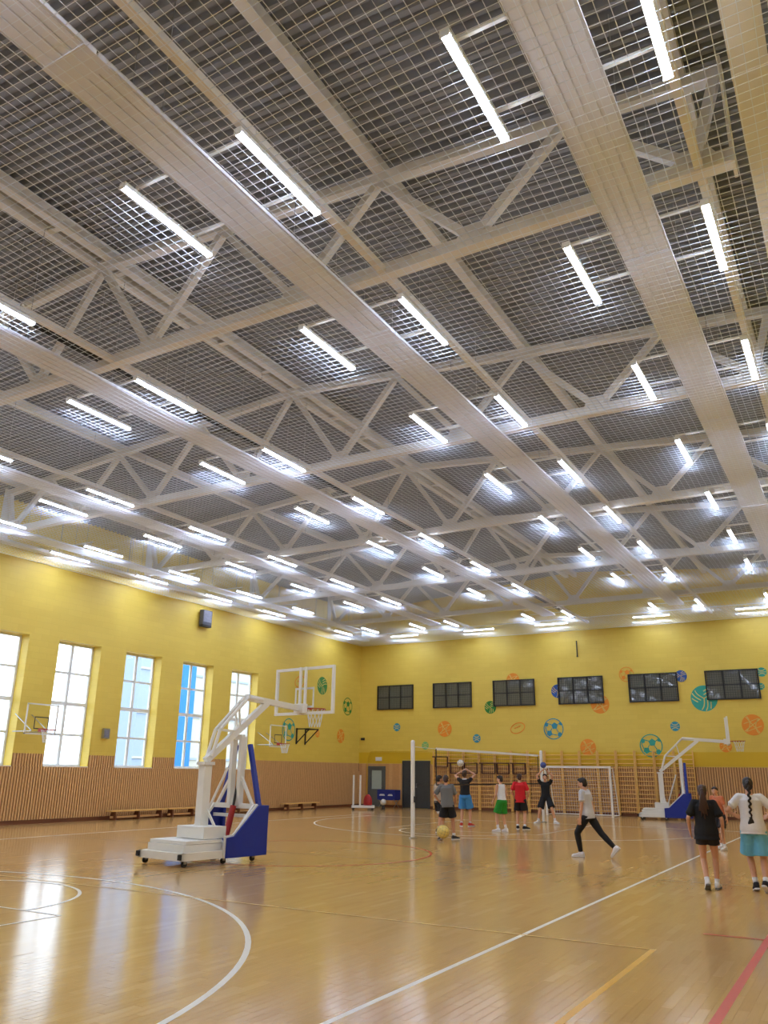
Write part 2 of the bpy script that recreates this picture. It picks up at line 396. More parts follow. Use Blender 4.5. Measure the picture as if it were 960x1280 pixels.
# doors
def door(name, a, b, h, leafmat, glassy):
    e = struct(empty(name, (a, YB, 0))); wd = b-a
    f = MB(); f.box((0,-.1,0),(.07,0,h)); f.box((wd-.07,-.1,0),(wd,0,h)); f.box((.07,-.1,h-.07),(wd-.07,0,h)); f.build('door_frame', leafmat, e)
    if glassy:
        lf = MB(); lf.box((.07,-.07,0.01),(wd-.07,-.02,.85)); lf.box((.07,-.07,.85),(.2,-.02,h-.07)); lf.box((wd-.2,-.07,.85),(wd-.07,-.02,h-.07)); lf.box((.2,-.07,h-.2),(wd-.2,-.02,h-.07))
        lf = lf.build('door_leaf', leafmat, e)
        MB().box((.2,-.05,.85),(wd-.2,-.04,h-.2)).build('pane', 'pale_glass', lf)
        MB().tube((wd-.13,-.12,1.0),(wd-.25,-.12,1.0),.012).build('door_handle', 'steel', lf)
    else:
        for k in range(2):
            a0 = .07+(wd-.14)*k/2+.004; b0 = .07+(wd-.14)*(k+1)/2-.004
            lf = MB().box((a0,-.07,.01),(b0,-.02,h-.07)).build('door_leaf', leafmat, e)
            for j in range(5):
                xx = a0+(b0-a0)*(j+.5)/5
                MB().box((xx-.05,-.082,.06),(xx+.05,-.07,h-.12)).build('panel', leafmat, lf)
            MB().box(((b0-.05 if k == 0 else a0+.03),-.13,.95),((b0-.03 if k == 0 else a0+.05),-.08,1.15)).build('door_handle', 'steel', lf)
door('door_1', DOOR1[0], DOOR1[1], DOOR1[2], 'door_grey', True)
door('door_2', DOOR2[0], DOOR2[1], DOOR2[2], 'door_dark', False)

# ------------------------------------------------------------------ roof steel
TRUSS_Y = [2.57, 8.53, 14.5, 20.44, 26.4, 32.35]
def chord_z(x): return 10.62-0.085*abs(x-XM)
ZB = 8.46
TOP = [0, 2.95, 5.98, 8.8]; BOT = [1.45, 4.5, 7.48, 10.32]
def make_truss():
    e = empty('roof_truss')
    E0 = 10.74
    for s in (-1, 1):
        MB().beam((XM, 0, chord_z(XM)), (XM+s*E0, 0, chord_z(XM+E0)), .16, .16).build('top_chord', 'truss_paint', e)
    MB().beam((XM-E0, 0, ZB), (XM+E0, 0, ZB), .18, .18).build('bottom_chord', 'truss_paint', e)
    pts = []
    for s in (-1, 1):
        seq = []
        for t, b in zip(TOP, BOT): seq += [(t, 1), (b, 0)]
        seq.append((10.66, 1))
        for (a, ta), (b, tb) in zip(seq, seq[1:]):
            pa = (XM+s*a, 0, (chord_z(XM+a)-.06) if ta else ZB+.06); pb = (XM+s*b, 0, (chord_z(XM+b)-.06) if tb else ZB+.06)
            MB().beam(pa, pb, .12, .12, (0,1,0)).build('diagonal', 'truss_paint', e)
        MB().box((XM+s*E0-.01*s-.01, -.16, ZB-.16), (XM+s*E0+.02, .16, chord_z(XM+E0)+.12)).build('end_plate', 'truss_paint', e)
        for b in BOT:
            MB().prism([(XM+s*b-.28, -.012, ZB+.09), (XM+s*b+.28, -.012, ZB+.09), (XM+s*b+.16, -.012, ZB+.3), (XM+s*b-.16, -.012, ZB+.3)], (0, .024, 0)).build('gusset', 'truss_paint', e)
    return e
t0 = make_truss()
NT = len(TRUSS_Y)
for i, ty in enumerate(TRUSS_Y):
    t = t0 if i == 0 else copy_tree(t0)
    t.location = (0, ty, 0); k = NT-1-i
    tag(t, ('off-white tubular steel roof truss closest to the far yellow wall' if k == 0 else 'off-white tubular steel roof truss, %s from the far yellow wall' % ORD[k]), 'roof truss', 'tubular roof trusses')
def long_beam(name, x, z, wd, ht, label, y0=YF, y1=YB):
    o = MB().box((-wd/2, y0, -ht/2), (wd/2, y1, ht/2)).build(name, 'truss_paint', loc=(x, 0, z)); tag(o, label, 'beam'); return o
for x, lab in ((XM-6, 'window-side'), (XM+6, 'camera-side')):
    lab = 'off-white steel purlin under the roof deck between ridge and ' + ('windowed wall' if x < XM else 'windowless side wall')
    long_beam('roof_purlin', x, chord_z(x)+.18, .17, .2, lab)
for s in (-1, 1):
    o = long_beam('ridge_purlin', XM+s*.2, chord_z(XM)+.13, .17, .22, 'twin ridge purlin of off-white steel, the one on the %s side' % ('windowed' if s < 0 else 'windowless'))
for s, t_ in ((-1, 'windowed'), (1, 'windowless')):
    long_beam('eaves_beam', XM+s*10.3, chord_z(XM+10.3)+.18, .1, .2, 'grey-white eaves beam high along the %s side wall' % t_)
y = YF+.4; plates = []
while y < YB:
    o = MB().box((-.12,-.05,-.02),(.12,.05,.02)).build('ridge_batten', 'truss_paint', loc=(XM, y, chord_z(XM)+.06)); plates.append(o); y += 1.5
for i, o in enumerate(reversed(plates)):
    tag(o, 'small plate joining the twin ridge purlins, %s from the far wall' % (ORD[i] if i < 20 else 'twenty-'+ORD[i-20]), 'plate', 'plates joining the ridge purlins')
# lower ties along the light rows
for x, lab in ((-0.72, 'windowless wall'), (-4.98, 'second radiant strip from the windowless wall'), (-10.42, 'middle radiant strip'), (-15.92, 'second radiant strip from the window wall')):
    o = MB().box((-.05, YF, -.05), (.05, YB, .05)).build('tie_beam', 'truss_paint', loc=(x, 0, ZB-.02)); tag(o, 'thin white steel tie above the light row by the ' + lab, 'beam')
# long edge ducts beside the side walls
for x, lab in ((-0.03, 'windowless side wall'), (-22.38, 'windowed side wall')):
    e = empty('edge_duct', (x, 0, 8.32)); tag(e, 'cream boxed duct running along the top of the ' + lab, 'duct')
    yy = YF+.2
    while yy < YB-.3:
        b = min(yy+2.97, YB-.2); MB().box((-.17, yy, 0), (.17, b, .09)).build('duct_section', 'beam_tan', e)
        MB().box((-.175, b-.02, -.008), (.175, b+.05, .1)).build('flange', 'beam_tan', e); yy += 3.0
    for k in range(14): MB().tube((0, YF+1+3*k, .09), (0, YF+1+3*k, 1.5), .012, n=6).build('hanger_rod', 'steel', e)

# radiant ceiling strips (0.6 m wide, joined every 6 m)
STRIPS = [-1.6, -5.86, -11.26, -16.79, -21.05]
sec_end = [YF+.3, -2.15, 3.85, 9.85, 15.85, 21.85, 27.85, 33.8]
for i, x in enumerate(STRIPS):
    e = empty('radiant_strip', (x, 0, 8.305)); k = 4-i
    tag(e, 'long off-white radiant heating strip under the roof, %s from the windowed wall' % ORD[k], 'heating panel', 'radiant ceiling strips')
    for a, b in zip(sec_end, sec_end[1:]):
        p = MB(); p.box((-.3, a+.012, .014), (.3, b-.012, .04))
        for q in range(4): p.box((-.27+q*.14, a+.012, 0), (-.15+q*.14, b-.012, .014))
        p.box((-.306, a+.012, .0), (-.3, b-.012, .044)); p.box((.3, a+.012, .0), (.306, b-.012, .044))
        p.build('panel', 'panel_paint', e)
        c = MB().box((-.305, b-.16, -.012), (.305, b+.16, .0)).build('joint_cover', 'panel_paint', e)
        for yy in (a+.9, (a+b)/2+.3, b-.9):
            for sx in (-.27, .27): MB().tube((sx, yy, .04), (sx*1.0, yy, 2.1-.085*abs(x-XM)*.9+.1), .006, n=4).build('hanger_rod', 'steel', e)
# cable trays
for x, lab in ((-10.72, 'beside the middle radiant strip'),):
    e = empty('cable_tray', (x, 0, 8.5)); tag(e, 'dark perforated cable tray '+lab, 'cable tray')
    r = MB(); r.box((-.1, YF+.2, 0), (-.09, YB-1, .06)); r.box((.09, YF+.2, 0), (.1, YB-1, .06)); r.build('side_rail', 'dark_metal', e)
    r = MB(); yy = YF+.4
    while yy < YB-1: r.box((-.09, yy, 0), (.09, yy+.12, .01)); yy += .3
    r.build('rungs', 'dark_metal', e)['kind'] = 'stuff'
    for k, dx in enumerate((-.05, 0, .045)): MB().box((dx-.010, YF+.2, .012), (dx+.012, YB-1, .034)).build('cable', 'rubber', e)

# linear lights
ROWS = [-0.75, -2.48, -4.98, -6.745, -10.375, -12.15, -15.90, -17.68, -20.265, -21.84]
LY = [-2.02, 1.63]+[5.287+3.657*k for k in range(7)]+[32.9]
LL = 1.525
def make_light():
    e = empty('linear_light')
    MB().box((-.048, 0, .032), (.048, LL, .085)).build('housing', 'white_paint', e)
    d = MB(); r = [(-.042,.032),(-.042,.018),(-.032,.005),(-.012,0),(.012,0),(.032,.005),(.042,.018),(.042,.032)]
    d.loft([[(a, yy, b) for a, b in r] for yy in (.0, LL)]); d.build('diffuser', 'led', e)
    for yy in (-.012, LL): MB().box((-.05, yy, -.002), (.05, yy+.012, .087)).build('end_cap', 'white_paint', e)
    for yy in (.25, LL-.25): MB().tube((0, yy, .085), (0, yy, .19), .006, n=5).build('suspension_rod', 'steel', e)
    return e
l0 = make_light(); first = True
for i, x in enumerate(ROWS):
    k = 9-i
    for q, yy in enumerate(LY):
        o = l0 if first else copy_tree(l0); first = False
        o.location = (x, yy, 8.25)
        tag(o, 'linear ceiling light, %s from the far wall in the %s row from the windows' % (ORD[len(LY)-1-q], ORD[k]), 'ceiling light', 'linear ceiling lights in rows')
cl = [-19.52, -15.42, -11.8, -7.3, -3.1]
for i, x in enumerate(cl):
    o = copy_tree(l0); o.location = (x+LL/2, 35.85, 8.25); o.rotation_euler.z = PI/2
    tag(o, 'linear ceiling light set crosswise before the far wall, %s from the windows' % ORD[i], 'ceiling light', 'crosswise lights before the far wall')
o = MB().box((XL, -.02, 0), (XR, .02, .035)).build('light_rail', 'white_paint', loc=(0, 35.85, 8.441)); tag(o, 'long thin white rail carrying the crosswise lights before the far wall', 'rail')
# mounting rails carrying each pair of lights
rail = {}
for pi, (a, b) in enumerate(((0,1),(2,3),(4,5),(6,7),(8,9))):
    xa, xb = ROWS[a], ROWS[b]
    me = MB().box((xb-.06, -.02, 0), (xa+.06, .02, .035)).mesh('mounting_rail', 'white_paint')
    for q, yy in enumerate(LY):
        for w_, dy in enumerate((.25, LL-.25)):
            o = bpy.data.objects.new('mounting_rail', me); col.objects.link(o); o.location = (0, yy+dy, 8.44)
            tag(o, 'thin cross rail, %s from the far wall, over the %s radiant strip from the windows' % (ORD[2*len(LY)-1-2*q-w_], ORD[4-pi]), 'rail', 'cross rails over the radiant strips')

# ------------------------------------------------------------------ protective ceiling net
def net_z(x, y): 
    return 8.10+.03*math.sin(x*1.05+.3*math.sin(y*.5))*math.sin(y*1.06+.5)-.02*math.cos(y*.55)
mb = MB(); CELL = .12; R = .0040
def cord(pts):
    rings = []
    for p in pts:
        rings.append(p)
    n = len(pts); o = len(mb.v)
    d = V(pts[-1])-V(pts[0]); d.normalize(); a = V((0,0,1)); b = d.cross(a)
    tri = [a*R, (-a*.5+b*.87)*R, (-a*.5-b*.87)*R]
    for p in pts: mb.v += [tuple(V(p)+t) for t in tri]
    for k in range(n-1):
        for j in range(3): mb.f.append((o+k*3+j, o+k*3+(j+1)%3, o+(k+1)*3+(j+1)%3, o+(k+1)*3+j))
x = XL+.06; k = 0
while x < XR-.03:
    ph = random.random()*6.28
    pts = []; yy = YF+.05
    while yy < YB-.03:
        pts.append((x+.008*math.sin(yy*1.3+x*.6)+.004*math.sin(yy*3.1+ph), yy, net_z(x, yy))); yy += .8
    pts.append((x, YB-.03, net_z(x, YB))); cord(pts); x += CELL
y = YF+.05
while y < YB-.03:
    ph = random.random()*6.28
    pts = []; xx = XL+.06
    while xx < XR-.03:
        pts.append((xx, y+.03*math.sin(xx*1.05+.2*y)+.004*math.sin(xx*3.3+ph), net_z(xx, y))); xx += .75
    pts.append((XR-.03, y, net_z(XR, y))); cord(pts); y += CELL
me = bpy.data.meshes.new('net'); me.from_pydata(mb.v, [], mb.f); me.materials.append(M['cord'])
e = empty('ceiling_net', (0, 0, 0)); tag(e, 'white knotted safety net stretched flat under the whole roof', 'net')
o = bpy.data.objects.new('net_mesh', me); col.objects.link(o); o.parent = e; o['kind'] = 'stuff'
r = MB(); r.path([(XL+.03, YF+.03, 8.1), (XR-.03, YF+.03, 8.1), (XR-.03, YB-.03, 8.1), (XL+.03, YB-.03, 8.1), (XL+.03, YF+.03, 8.1)], .009); r.build('edge_rope', 'cord', e)

# ------------------------------------------------------------------ court lines
def line(pts, wd, m, label, closed=False, group=None, z=.0017):
    mb = MB(); P = [V((a, b, 0)) for a, b in pts]; n = len(P)
    L_, R_ = [], []
    for i in range(n):
        if closed: d = P[(i+1) % n]-P[i-1]
        else: d = P[min(i+1, n-1)]-P[max(i-1, 0)]
        d.normalize(); nn = V((-d.y, d.x, 0))
        L_.append(P[i]+nn*wd/2); R_.append(P[i]-nn*wd/2)
    vs = [(p.x, p.y, z) for p in L_]+[(p.x, p.y, z) for p in R_]
    fs = [(i, (i+1) % n, n+(i+1) % n, n+i) for i in range(n if closed else n-1)]
    vs += [(a, b, z-.0003) for a, b, c in vs[:2*n]]
    fs += [(2*n+f[3], 2*n+f[2], 2*n+f[1], 2*n+f[0]) for f in fs]
    fs += [(i, 2*n+i, 2*n+i+1, i+1) for i in range(n-1)]+[(n+i, n+i+1, 3*n+i+1, 3*n+i) for i in range(n-1)]
    mb.add(vs, fs); o = mb.build('court_line', m); tag(o, label, 'court line', group)
CX = -10.95; BY0, BY1 = 1.37, 29.4; SX0, SX1 = -18.4, -3.5
line([(SX1, BY0), (SX1, BY1)], .055, 'line_white', 'long white sideline painted on the floor nearer the windowless wall')
line([(SX0, BY0), (SX0, BY1)], .055, 'line_white', 'white sideline painted on the floor nearer the windows')
line([(SX0, BY0), (SX1, BY0)], .055, 'line_white', 'white baseline under the camera end of the court', z=0.0021)
line([(SX0, BY1), (SX1, BY1)], .055, 'line_white', 'white baseline before the wall bars', z=0.0021)
def arc(cx, cy, r, a0, a1, n=64): return [(cx+r*math.cos(math.radians(a0+(a1-a0)*i/n)), cy+r*math.sin(math.radians(a0+(a1-a0)*i/n))) for i in range(n+1)]
hy0, hy1 = BY0+1.575, BY1-1.575
a = math.degrees(math.acos(6.6/6.75))
line([(CX+6.6, BY0)]+arc(CX, hy0, 6.75, a, 180-a)+[(CX-6.6, BY0)], .06, 'line_white', 'large white three-point arc in front of the parked hoop stand', z=0.0025)
line([(CX-6.6, BY1)]+arc(CX, hy1, 6.75, 180+a, 360-a)+[(CX+6.6, BY1)], .06, 'line_white', 'large white three-point arc on the far half of the court', z=0.0025)
line(arc(CX, BY0+5.8, 1.8, 0, 180, 40), .05, 'line_white', 'small white free-throw half circle inside the near three-point arc', z=0.0029)
line([(CX-2.45, BY0), (CX-2.45, BY0+5.8), (CX+2.45, BY0+5.8), (CX+2.45, BY0)], .05, 'line_white', 'white key lines inside the near three-point arc', z=0.0033)
line(arc(CX, BY1-5.8, 1.8, 180, 360, 40), .05, 'line_white', 'small white free-throw half circle near the volleyball net', z=0.0029)
line([(CX-2.45, BY1), (CX-2.45, BY1-5.8), (CX+2.45, BY1-5.8), (CX+2.45, BY1)], .05, 'line_white', 'white key lines under the volleyball net', z=0.0033)
line([(SX0, 15.0), (XR-.3, 15.0)], .025, 'line_dark', 'thin dark halfway line across the floor', z=0.0037)
line(arc(CX, 15.38, 2.85, 0, 354, 60), .05, 'line_red', 'red centre circle on the floor by the white net post', closed=True, z=0.0041)
line([(-2.13, YF+1), (-2.13, 9.12)], .06, 'line_yellow', 'thick yellow line running along the floor, between the white sideline and the red line', z=0.0021)
line([(-20.2, 9.12), (-2.1, 9.12)], .035, 'line_pale', 'faint yellow line across the floor at the end of the thick yellow one', z=0.0045)
line([(-1.2, YF+1), (-1.2, 30.0)], .075, 'line_red', 'broad red line along the floor beside the windowless wall', z=0.0021)
line([(-1.85, 10.3), (XR-.4, 10.3)], .045, 'line_red', 'short red crossing line on the floor beside the broad red line', z=0.0049)

# ------------------------------------------------------------------ painted balls on the walls
def mural(kind, wall, u, z, r, m, label, lines='mural_pale'):
    if wall == 'back': org = V((u, YB-.014, z)); ax = V((1,0,0)); nrm = V((0,-1,0))
    else: org = V((XL+.006, u, z)); ax = V((0,1,0)); nrm = V((1,0,0))
    T = lambda a, b, k=0: tuple(ax*a+V((0,0,b))+nrm*(.003*k))
    e = empty('wall_mural', org); tag(e, label, 'mural', 'painted balls on the walls')
    def strip(mb, pts, wd, k=1):
        n = len(pts); vs = []
        for i in range(n):
            p, q = pts[max(i-1, 0)], pts[min(i+1, n-1)]; dx, dy = q[0]-p[0], q[1]-p[1]; l = math.hypot(dx, dy) or 1
            nx, ny = -dy/l*wd/2, dx/l*wd/2; vs += [T(pts[i][0]+nx, pts[i][1]+ny, k), T(pts[i][0]-nx, pts[i][1]-ny, k)]
        mb.add(vs, [(2*i, 2*i+1, 2*i+3, 2*i+2) for i in range(n-1)])
    def circ(rr, a0=0, a1=360, n=28, cx=0, cy=0, sx=1, sy_=1): return [(cx+rr*sx*math.cos(math.radians(a0+(a1-a0)*i/n)), cy+rr*sy_*math.sin(math.radians(a0+(a1-a0)*i/n))) for i in range(n+1)]
    def clip(pts, rr): return [p for p in pts if math.hypot(*p) < rr]
    if kind in ('basket', 'volley', 'tennis'):
        d = MB(); d.add([T(*p) for p in circ(r)[:-1]], [tuple(range(28))]); d.build('paint_disc', m, e)
        l = MB(); lw = r*.07
        if kind == 'basket':
            strip(l, [(-r*.95*.8, -r*.95*.6), (r*.95*.8, r*.95*.6)], lw); strip(l, [(-r*.57, r*.76), (r*.57, -r*.76)], lw)
            strip(l, clip(circ(r*1.0, cx=r*1.25, cy=-.2*r), r*.96) or [(0,0),(0,.01)], lw); strip(l, [p for p in circ(r*1.0, -70, 80, cx=-r*1.25, cy=.2*r) if math.hypot(*p) < r*.96], lw)
            for f in (-.45, .45): strip(l, [(-r*.72+.3*f*r, -r*.3+f*r*.9), (r*.55+.3*f*r, r*.28+f*r*.9)] if False else [p for p in [(-.8*r+1.6*r*i/14, f*r*.9+.35*(-.8*r+1.6*r*i/14)) for i in range(15)] if math.hypot(*p) < r*.93], lw*.8)
        elif kind == 'volley':
            for a0 in (0, 120, 240):
                ca, sa = math.cos(math.radians(a0)), math.sin(math.radians(a0))
                for f in (0, .28, .55):
                    pts = [(t*r*.95, f*r+.25*r*math.sin(t*2.2)) for t in [i/12 for i in range(13)]]
                    pts = [(x*ca-y*sa, x*sa+y*ca) for x, y in pts]; pts = [p for p in pts if math.hypot(*p) < r*.96]
                    if len(pts) > 2: strip(l, pts, lw)
        else:
            for sg in (-1, 1):
                pts = [p for p in circ(r*.9, 90-75*1, 90+75, cx=0, cy=-r*1.2) if math.hypot(*p) < r*.95]; pts = [(x, y*sg) for x, y in pts]
                if len(pts) > 2: strip(l, pts, r*.13)
            strip(l, [(-.9*r, 0), (.9*r, 0)], r*.1)
        l.build('seam_lines', lines, e)
    elif kind == 'soccer':
        l = MB(); strip(l, circ(r*.96, n=40), r*.09)
        l.build('outline', m, e)
        def pent(cx, cy, rr, rot):
            d = MB(); pts = [p for p in circ(rr, rot, rot+360, 5, cx, cy)[:-1]]
            pts = [(x, y) if math.hypot(x, y) < r*.93 else (x/math.hypot(x, y)*r*.93, y/math.hypot(x, y)*r*.93) for x, y in pts]
            d.add([T(*p) for p in pts], [tuple(range(5))]); d.build('patch', m, e)
        pent(r*.12, r*.28, r*.34, 20); pent(-r*.42, -r*.42, r*.3, 50); pent(r*.62, -r*.55, r*.26, 10); pent(-r*.72, r*.42, r*.24, 30); pent(r*.75, r*.5, r*.2, 5)
        q = MB()
        for a, b in (((-.15, .05), (-.3, -.2)), ((.3, -.02), (.5, -.35)), ((-.15, -.5), (.35, -.6)), ((-.18, .4), (-.55, .5)), ((.42, .4), (.6, .5)), ((-.65, -.3), (-.8, .2))):
            strip(q, [(a[0]*r, a[1]*r), (b[0]*r, b[1]*r)], r*.07)
        q.build('seam_lines', m, e)
    elif kind == 'rugby':
        l = MB(); ca, sa = math.cos(.35), math.sin(.35)
        rot = lambda pts: [(x*ca-y*sa, x*sa+y*ca) for x, y in pts]
        strip(l, rot(circ(r, n=36, sy_=.62)), r*.12); l.build('outline', m, e)
        l = MB(); strip(l, rot([(-.5*r, .12*r), (.5*r, .12*r)]), r*.09)
        for t in (-.3, 0, .3): strip(l, rot([(t*r, 0), (t*r, .26*r)]), r*.08)
        l.build('lacing', m, e)
SM = 'small '
mural('tennis', 'back', -20.57, 3.85, .2, 'mural_blue', 'small blue ball painted below the window nearest the corner')
mural('basket', 'back', -17.87, 3.73, .38, 'mural_orange', 'orange basketball painted below the second high window from the corner')
mural('tennis', 'back', -16.17, 3.26, .2, 'mural_blue', 'small blue ball painted between the orange basketball and the outlined rugby ball')
mural('tennis', 'back', -18.95, 2.94, .19, 'mural_mint', 'small pale green ball painted above the dark double door')
mural('volley', 'back', -15.42, 4.7, .3, 'mural_green', 'dark green volleyball painted at the corner of the third high window')
mural('basket', 'back', -14.22, 5.94, .33, 'mural_orange', 'orange ball painted peeking above the third high window')
mural('rugby', 'back', -14.07, 3.71, .36, 'mural_orange', 'orange outlined rugby ball painted on the yellow wall')
mural('soccer', 'back', -12.33, 3.65, .47, 'mural_blue', 'blue football painted under the fourth high window')
mural('volley', 'back', -12.04, 5.34, .31, 'mural_navy', 'navy volleyball painted behind the left edge of the fourth high window')
mural('basket', 'back', -10.11, 4.7, .42, 'mural_orange', 'orange basketball painted under the corner of the fourth high window')
mural('basket', 'back', -10.78, 2.83, .36, 'mural_orange', 'orange basketball painted low, behind the wall bars tops')
mural('soccer', 'back', -8.83, 5.96, .33, 'mural_orange', 'orange football painted beside the top of the fifth high window')
mural('volley', 'back', -6.51, 5.78, .25, 'mural_navy', 'navy ball painted at the top corner of the fifth high window')
mural('tennis', 'back', -6.95, 3.68, .2, 'mural_blue', 'small blue ball painted between teal football and big teal volleyball')
mural('soccer', 'back', -8.02, 2.89, .48, 'mural_teal', 'teal football painted just above the last wall bars')
mural('volley', 'back', -5.66, 4.81, .54, 'mural_teal', 'big teal volleyball painted behind the sixth high window')
mural('basket', 'back', -3.89, 3.69, .42, 'mural_orange', 'orange basketball painted behind the far hoop board')
mural('basket', 'back', -5.02, 2.85, .24, 'mural_orange', 'small orange ball painted under the far hoop arm')
mural('tennis', 'back', -3.3, 5.8, .19, 'mural_teal', 'small teal ball painted at the top corner of the sixth high window')
mural('tennis', 'back', -3.4, 5.22, .14, 'mural_teal', 'tiny teal ball painted beside the sixth high window')
mural('volley', 'left', 33.4, 5.68, .43, 'mural_green', 'green volleyball painted high on the windowed wall past the last window')
mural('soccer', 'left', 35.76, 4.85, .44, 'mural_green', 'green outlined football painted on the windowed wall by the corner')
mural('basket', 'left', 35.19, 3.36, .34, 'mural_orange', 'orange basketball painted on the windowed wall by the corner')
mural('soccer', 'left', 30.8, 3.46, .5, 'mural_teal', 'teal football painted on the windowed wall beside the wall hoop')
mural('tennis', 'left', 33.13, 3.39, .18, 'mural_orange', 'small orange ball painted on the windowed wall beside the black bracket')
mural('rugby', 'left', 31.51, 5.69, .4, 'mural_orange', 'orange outlined ball painted high on the windowed wall')

# ------------------------------------------------------------------ mobile hoop stands
def hoop_net(parent, c, r, h, m='cord'):
    n = MB(); N_ = 12
    for k in range(N_):
        for sg in (1, -1):
            pts = []
            for i in range(6):
                t = i/5; a = 2*PI*(k+sg*t*1.5)/N_; rr = r*(1-.45*t**.7); pts.append((c[0]+rr*math.cos(a), c[1]+rr*math.sin(a), c[2]-h*t))
            n.path(pts, .004, 4)
    o = n.build('hoop_net', m, parent); o['kind'] = 'stuff'; return o
def hoop_stand(loc, rz, label):
    e = empty('hoop_stand', loc, rz); tag(e, label, 'basketball hoop', 'wheeled basketball hoop stands')
    W_ = .58
    f = MB()
    for s in (-1, 1): f.beam((s*W_, 0, .17), (s*W_, 1.9, .17), .08, .13)
    f.beam((-W_-.04, .05, .17), (W_+.04, .05, .17), .1, .13); f.beam((-W_, 1.0, .17), (W_, 1.0, .17), .08, .1); f.beam((-W_, 1.85, .17), (W_, 1.85, .17), .08, .12)
    f.build('base_frame', 'white_paint', e)
    for s in (-1, 1): MB().box((s*(W_+.02)-.03, -.05, .13), (s*(W_+.02)+.03, 0, .22)).build('bumper', 'rubber', e)
    MB().box((-.52, .12, .22), (.52, .98, .36)).build('counterweight', 'white_paint', e)
    MB().box((-.52, .16, .365), (.52, .98, .42)).build('counterweight', 'white_paint', e)
    MB().box((-.34, .62, .43), (.44, 1.15, .64)).build('counterweight', 'white_paint', e)
    for s in (-1, 1):
        for y_ in (.12, .7, 1.02, 1.75):
            if y_ == .7: continue
            wh = MB().tube((s*(W_-.02)-.02, y_, .055), (s*(W_-.02)+.02, y_, .055), .055, n=14).build('wheel', 'rubber', e)
            MB().box((s*(W_-.02)-.03, y_-.03, .055), (s*(W_-.02)+.03, y_+.03, .13)).build('fork', 'steel', wh)
    MB().box((-.09, .82, .6), (.09, 1.0, 1.78)).build('rear_post', 'white_paint', e)
    MB().box((-.12, .78, 1.74), (.12, 1.04, 1.8)).build('hinge_bracket', 'white_paint', e)
    for s in (-1, 1): MB().beam((s*.06, .95, .95), (s*.5, 1.1, .25), .04, .04).build('brace', 'white_paint', e)
    # front frame
    MB().beam((-W_, 1.72, .98), (W_, 1.72, .98), .09, .09).build('cross_member', 'white_paint', e)
    MB().beam((-W_, 1.72, .8), (W_, 1.72, .8), .06, .06).build('cross_member', 'white_paint', e)
    for s in (-1, 1):
        MB().beam((s*W_, 1.02, .24), (s*W_, 1.7, 1.0), .05, .05).build('side_rail', 'white_paint', e)
        MB().box((s*.13-.045, 1.66, .98), (s*.13+.045, 1.78, 2.3)).build('mast', 'white_paint', e)
        MB().beam((s*.14, 1.72, 1.55), (s*.52, 1.72, 1.0), .05, .05).build('brace', 'white_paint', e)
        MB().beam((s*.2, 1.86, 2.15), (s*.56, 1.86, .95), .09, .07).build('pad', 'blue_pad', e)
        MB().prism([(s*(W_+.05), y_, z_) for y_, z_ in ((.98,.1),(.98,.45),(1.16,.47),(1.74,1.0),(1.95,1.0),(1.95,.1))], (s*.06, 0, 0)).build('side_pad', 'blue_pad', e)
        MB().prism([(s*(W_+.045), y_, z_) for y_, z_ in ((.94,.1),(.94,.48),(1.14,.5),(1.72,1.03),(1.76,1.0),(1.16,.46),(.98,.45),(.98,.1))], (s*.03, 0, 0)).build('pad_edge', 'white_paint', e)
    for s in (-1, 1): MB().box((s*.62-.09, 1.93, .1), (s*.62+.07, 2.0, 1.0)).build('front_pad', 'blue_pad', e)
    MB().box((-.13, 1.68, 2.24), (.13, 1.78, 2.34)).build('mast_head', 'white_paint', e)
    MB().tube((.12, 1.45, .45), (.1, 1.6, .98), .06, n=12).build('damper_cylinder', 'red_plastic', e)
    MB().tube((.1, 1.6, .98), (.05, 1.75, 1.6), .025, n=10).build('damper_rod', 'black_metal', e)
    MB().beam((-.25, 1.1, .6), (-.02, 1.5, 1.7), .04, .04).build('brace', 'white_paint', e)
    # folding arm
    MB().beam((0, .9, 1.82), (0, 2.45, 3.02), .11, .12).build('lower_arm', 'white_paint', e)
    for s in (-1, 1):
        MB().path([(s*.07, .98, 1.9), (s*.07, 1.15, 2.42), (s*.07, 1.86, 3.1), (s*.04, 2.3, 3.08)], .035, 8).build('upper_arm', 'white_paint', e)
        MB().beam((s*.07, 1.15, 2.42), (s*.04, 1.62, 2.4), .035, .035).build('brace', 'white_paint', e)
        MB().beam((s*.07, 1.62, 2.86), (s*.04, 1.7, 2.5), .03, .03).build('brace', 'white_paint', e)
    MB().beam((0, 1.86, 3.1), (0, 3.46, 2.98), .1, .12).build('boom', 'white_paint', e)
    # board
    Yb, z0, z1, hw, t = 3.6, 2.85, 3.9, .9, .06
    fr = MB(); fr.box((-hw, Yb-.03, z0), (hw, Yb+.03, z0+t)); fr.box((-hw, Yb-.03, z1-t), (hw, Yb+.03, z1)); fr.box((-hw, Yb-.03, z0+t), (-hw+t, Yb+.03, z1-t)); fr.box((hw-t, Yb-.03, z0+t), (hw, Yb+.03, z1-t))
    bf = fr.build('board_frame', 'white_paint', e)
    MB().box((-hw+t, Yb-.006, z0+t), (hw-t, Yb+.006, z1-t)).build('board_pane', 'board_glass', bf)
    q = MB(); a, b0, b1, k = .295, 3.0, 3.45, .045
    q.box((-a, Yb+.006, b0), (a, Yb+.012, b0+k)); q.box((-a, Yb+.006, b1-k), (a, Yb+.012, b1)); q.box((-a, Yb+.006, b0+k), (-a+k, Yb+.012, b1-k)); q.box((a-k, Yb+.006, b0+k), (a, Yb+.012, b1-k))
    q.build('target_square', 'white_paint', bf)
    for s in (-1, 1): MB().box((s*.08-.025, Yb-.08, z0), (s*.08+.025, Yb-.03, z1)).build('board_stay', 'white_paint', bf)
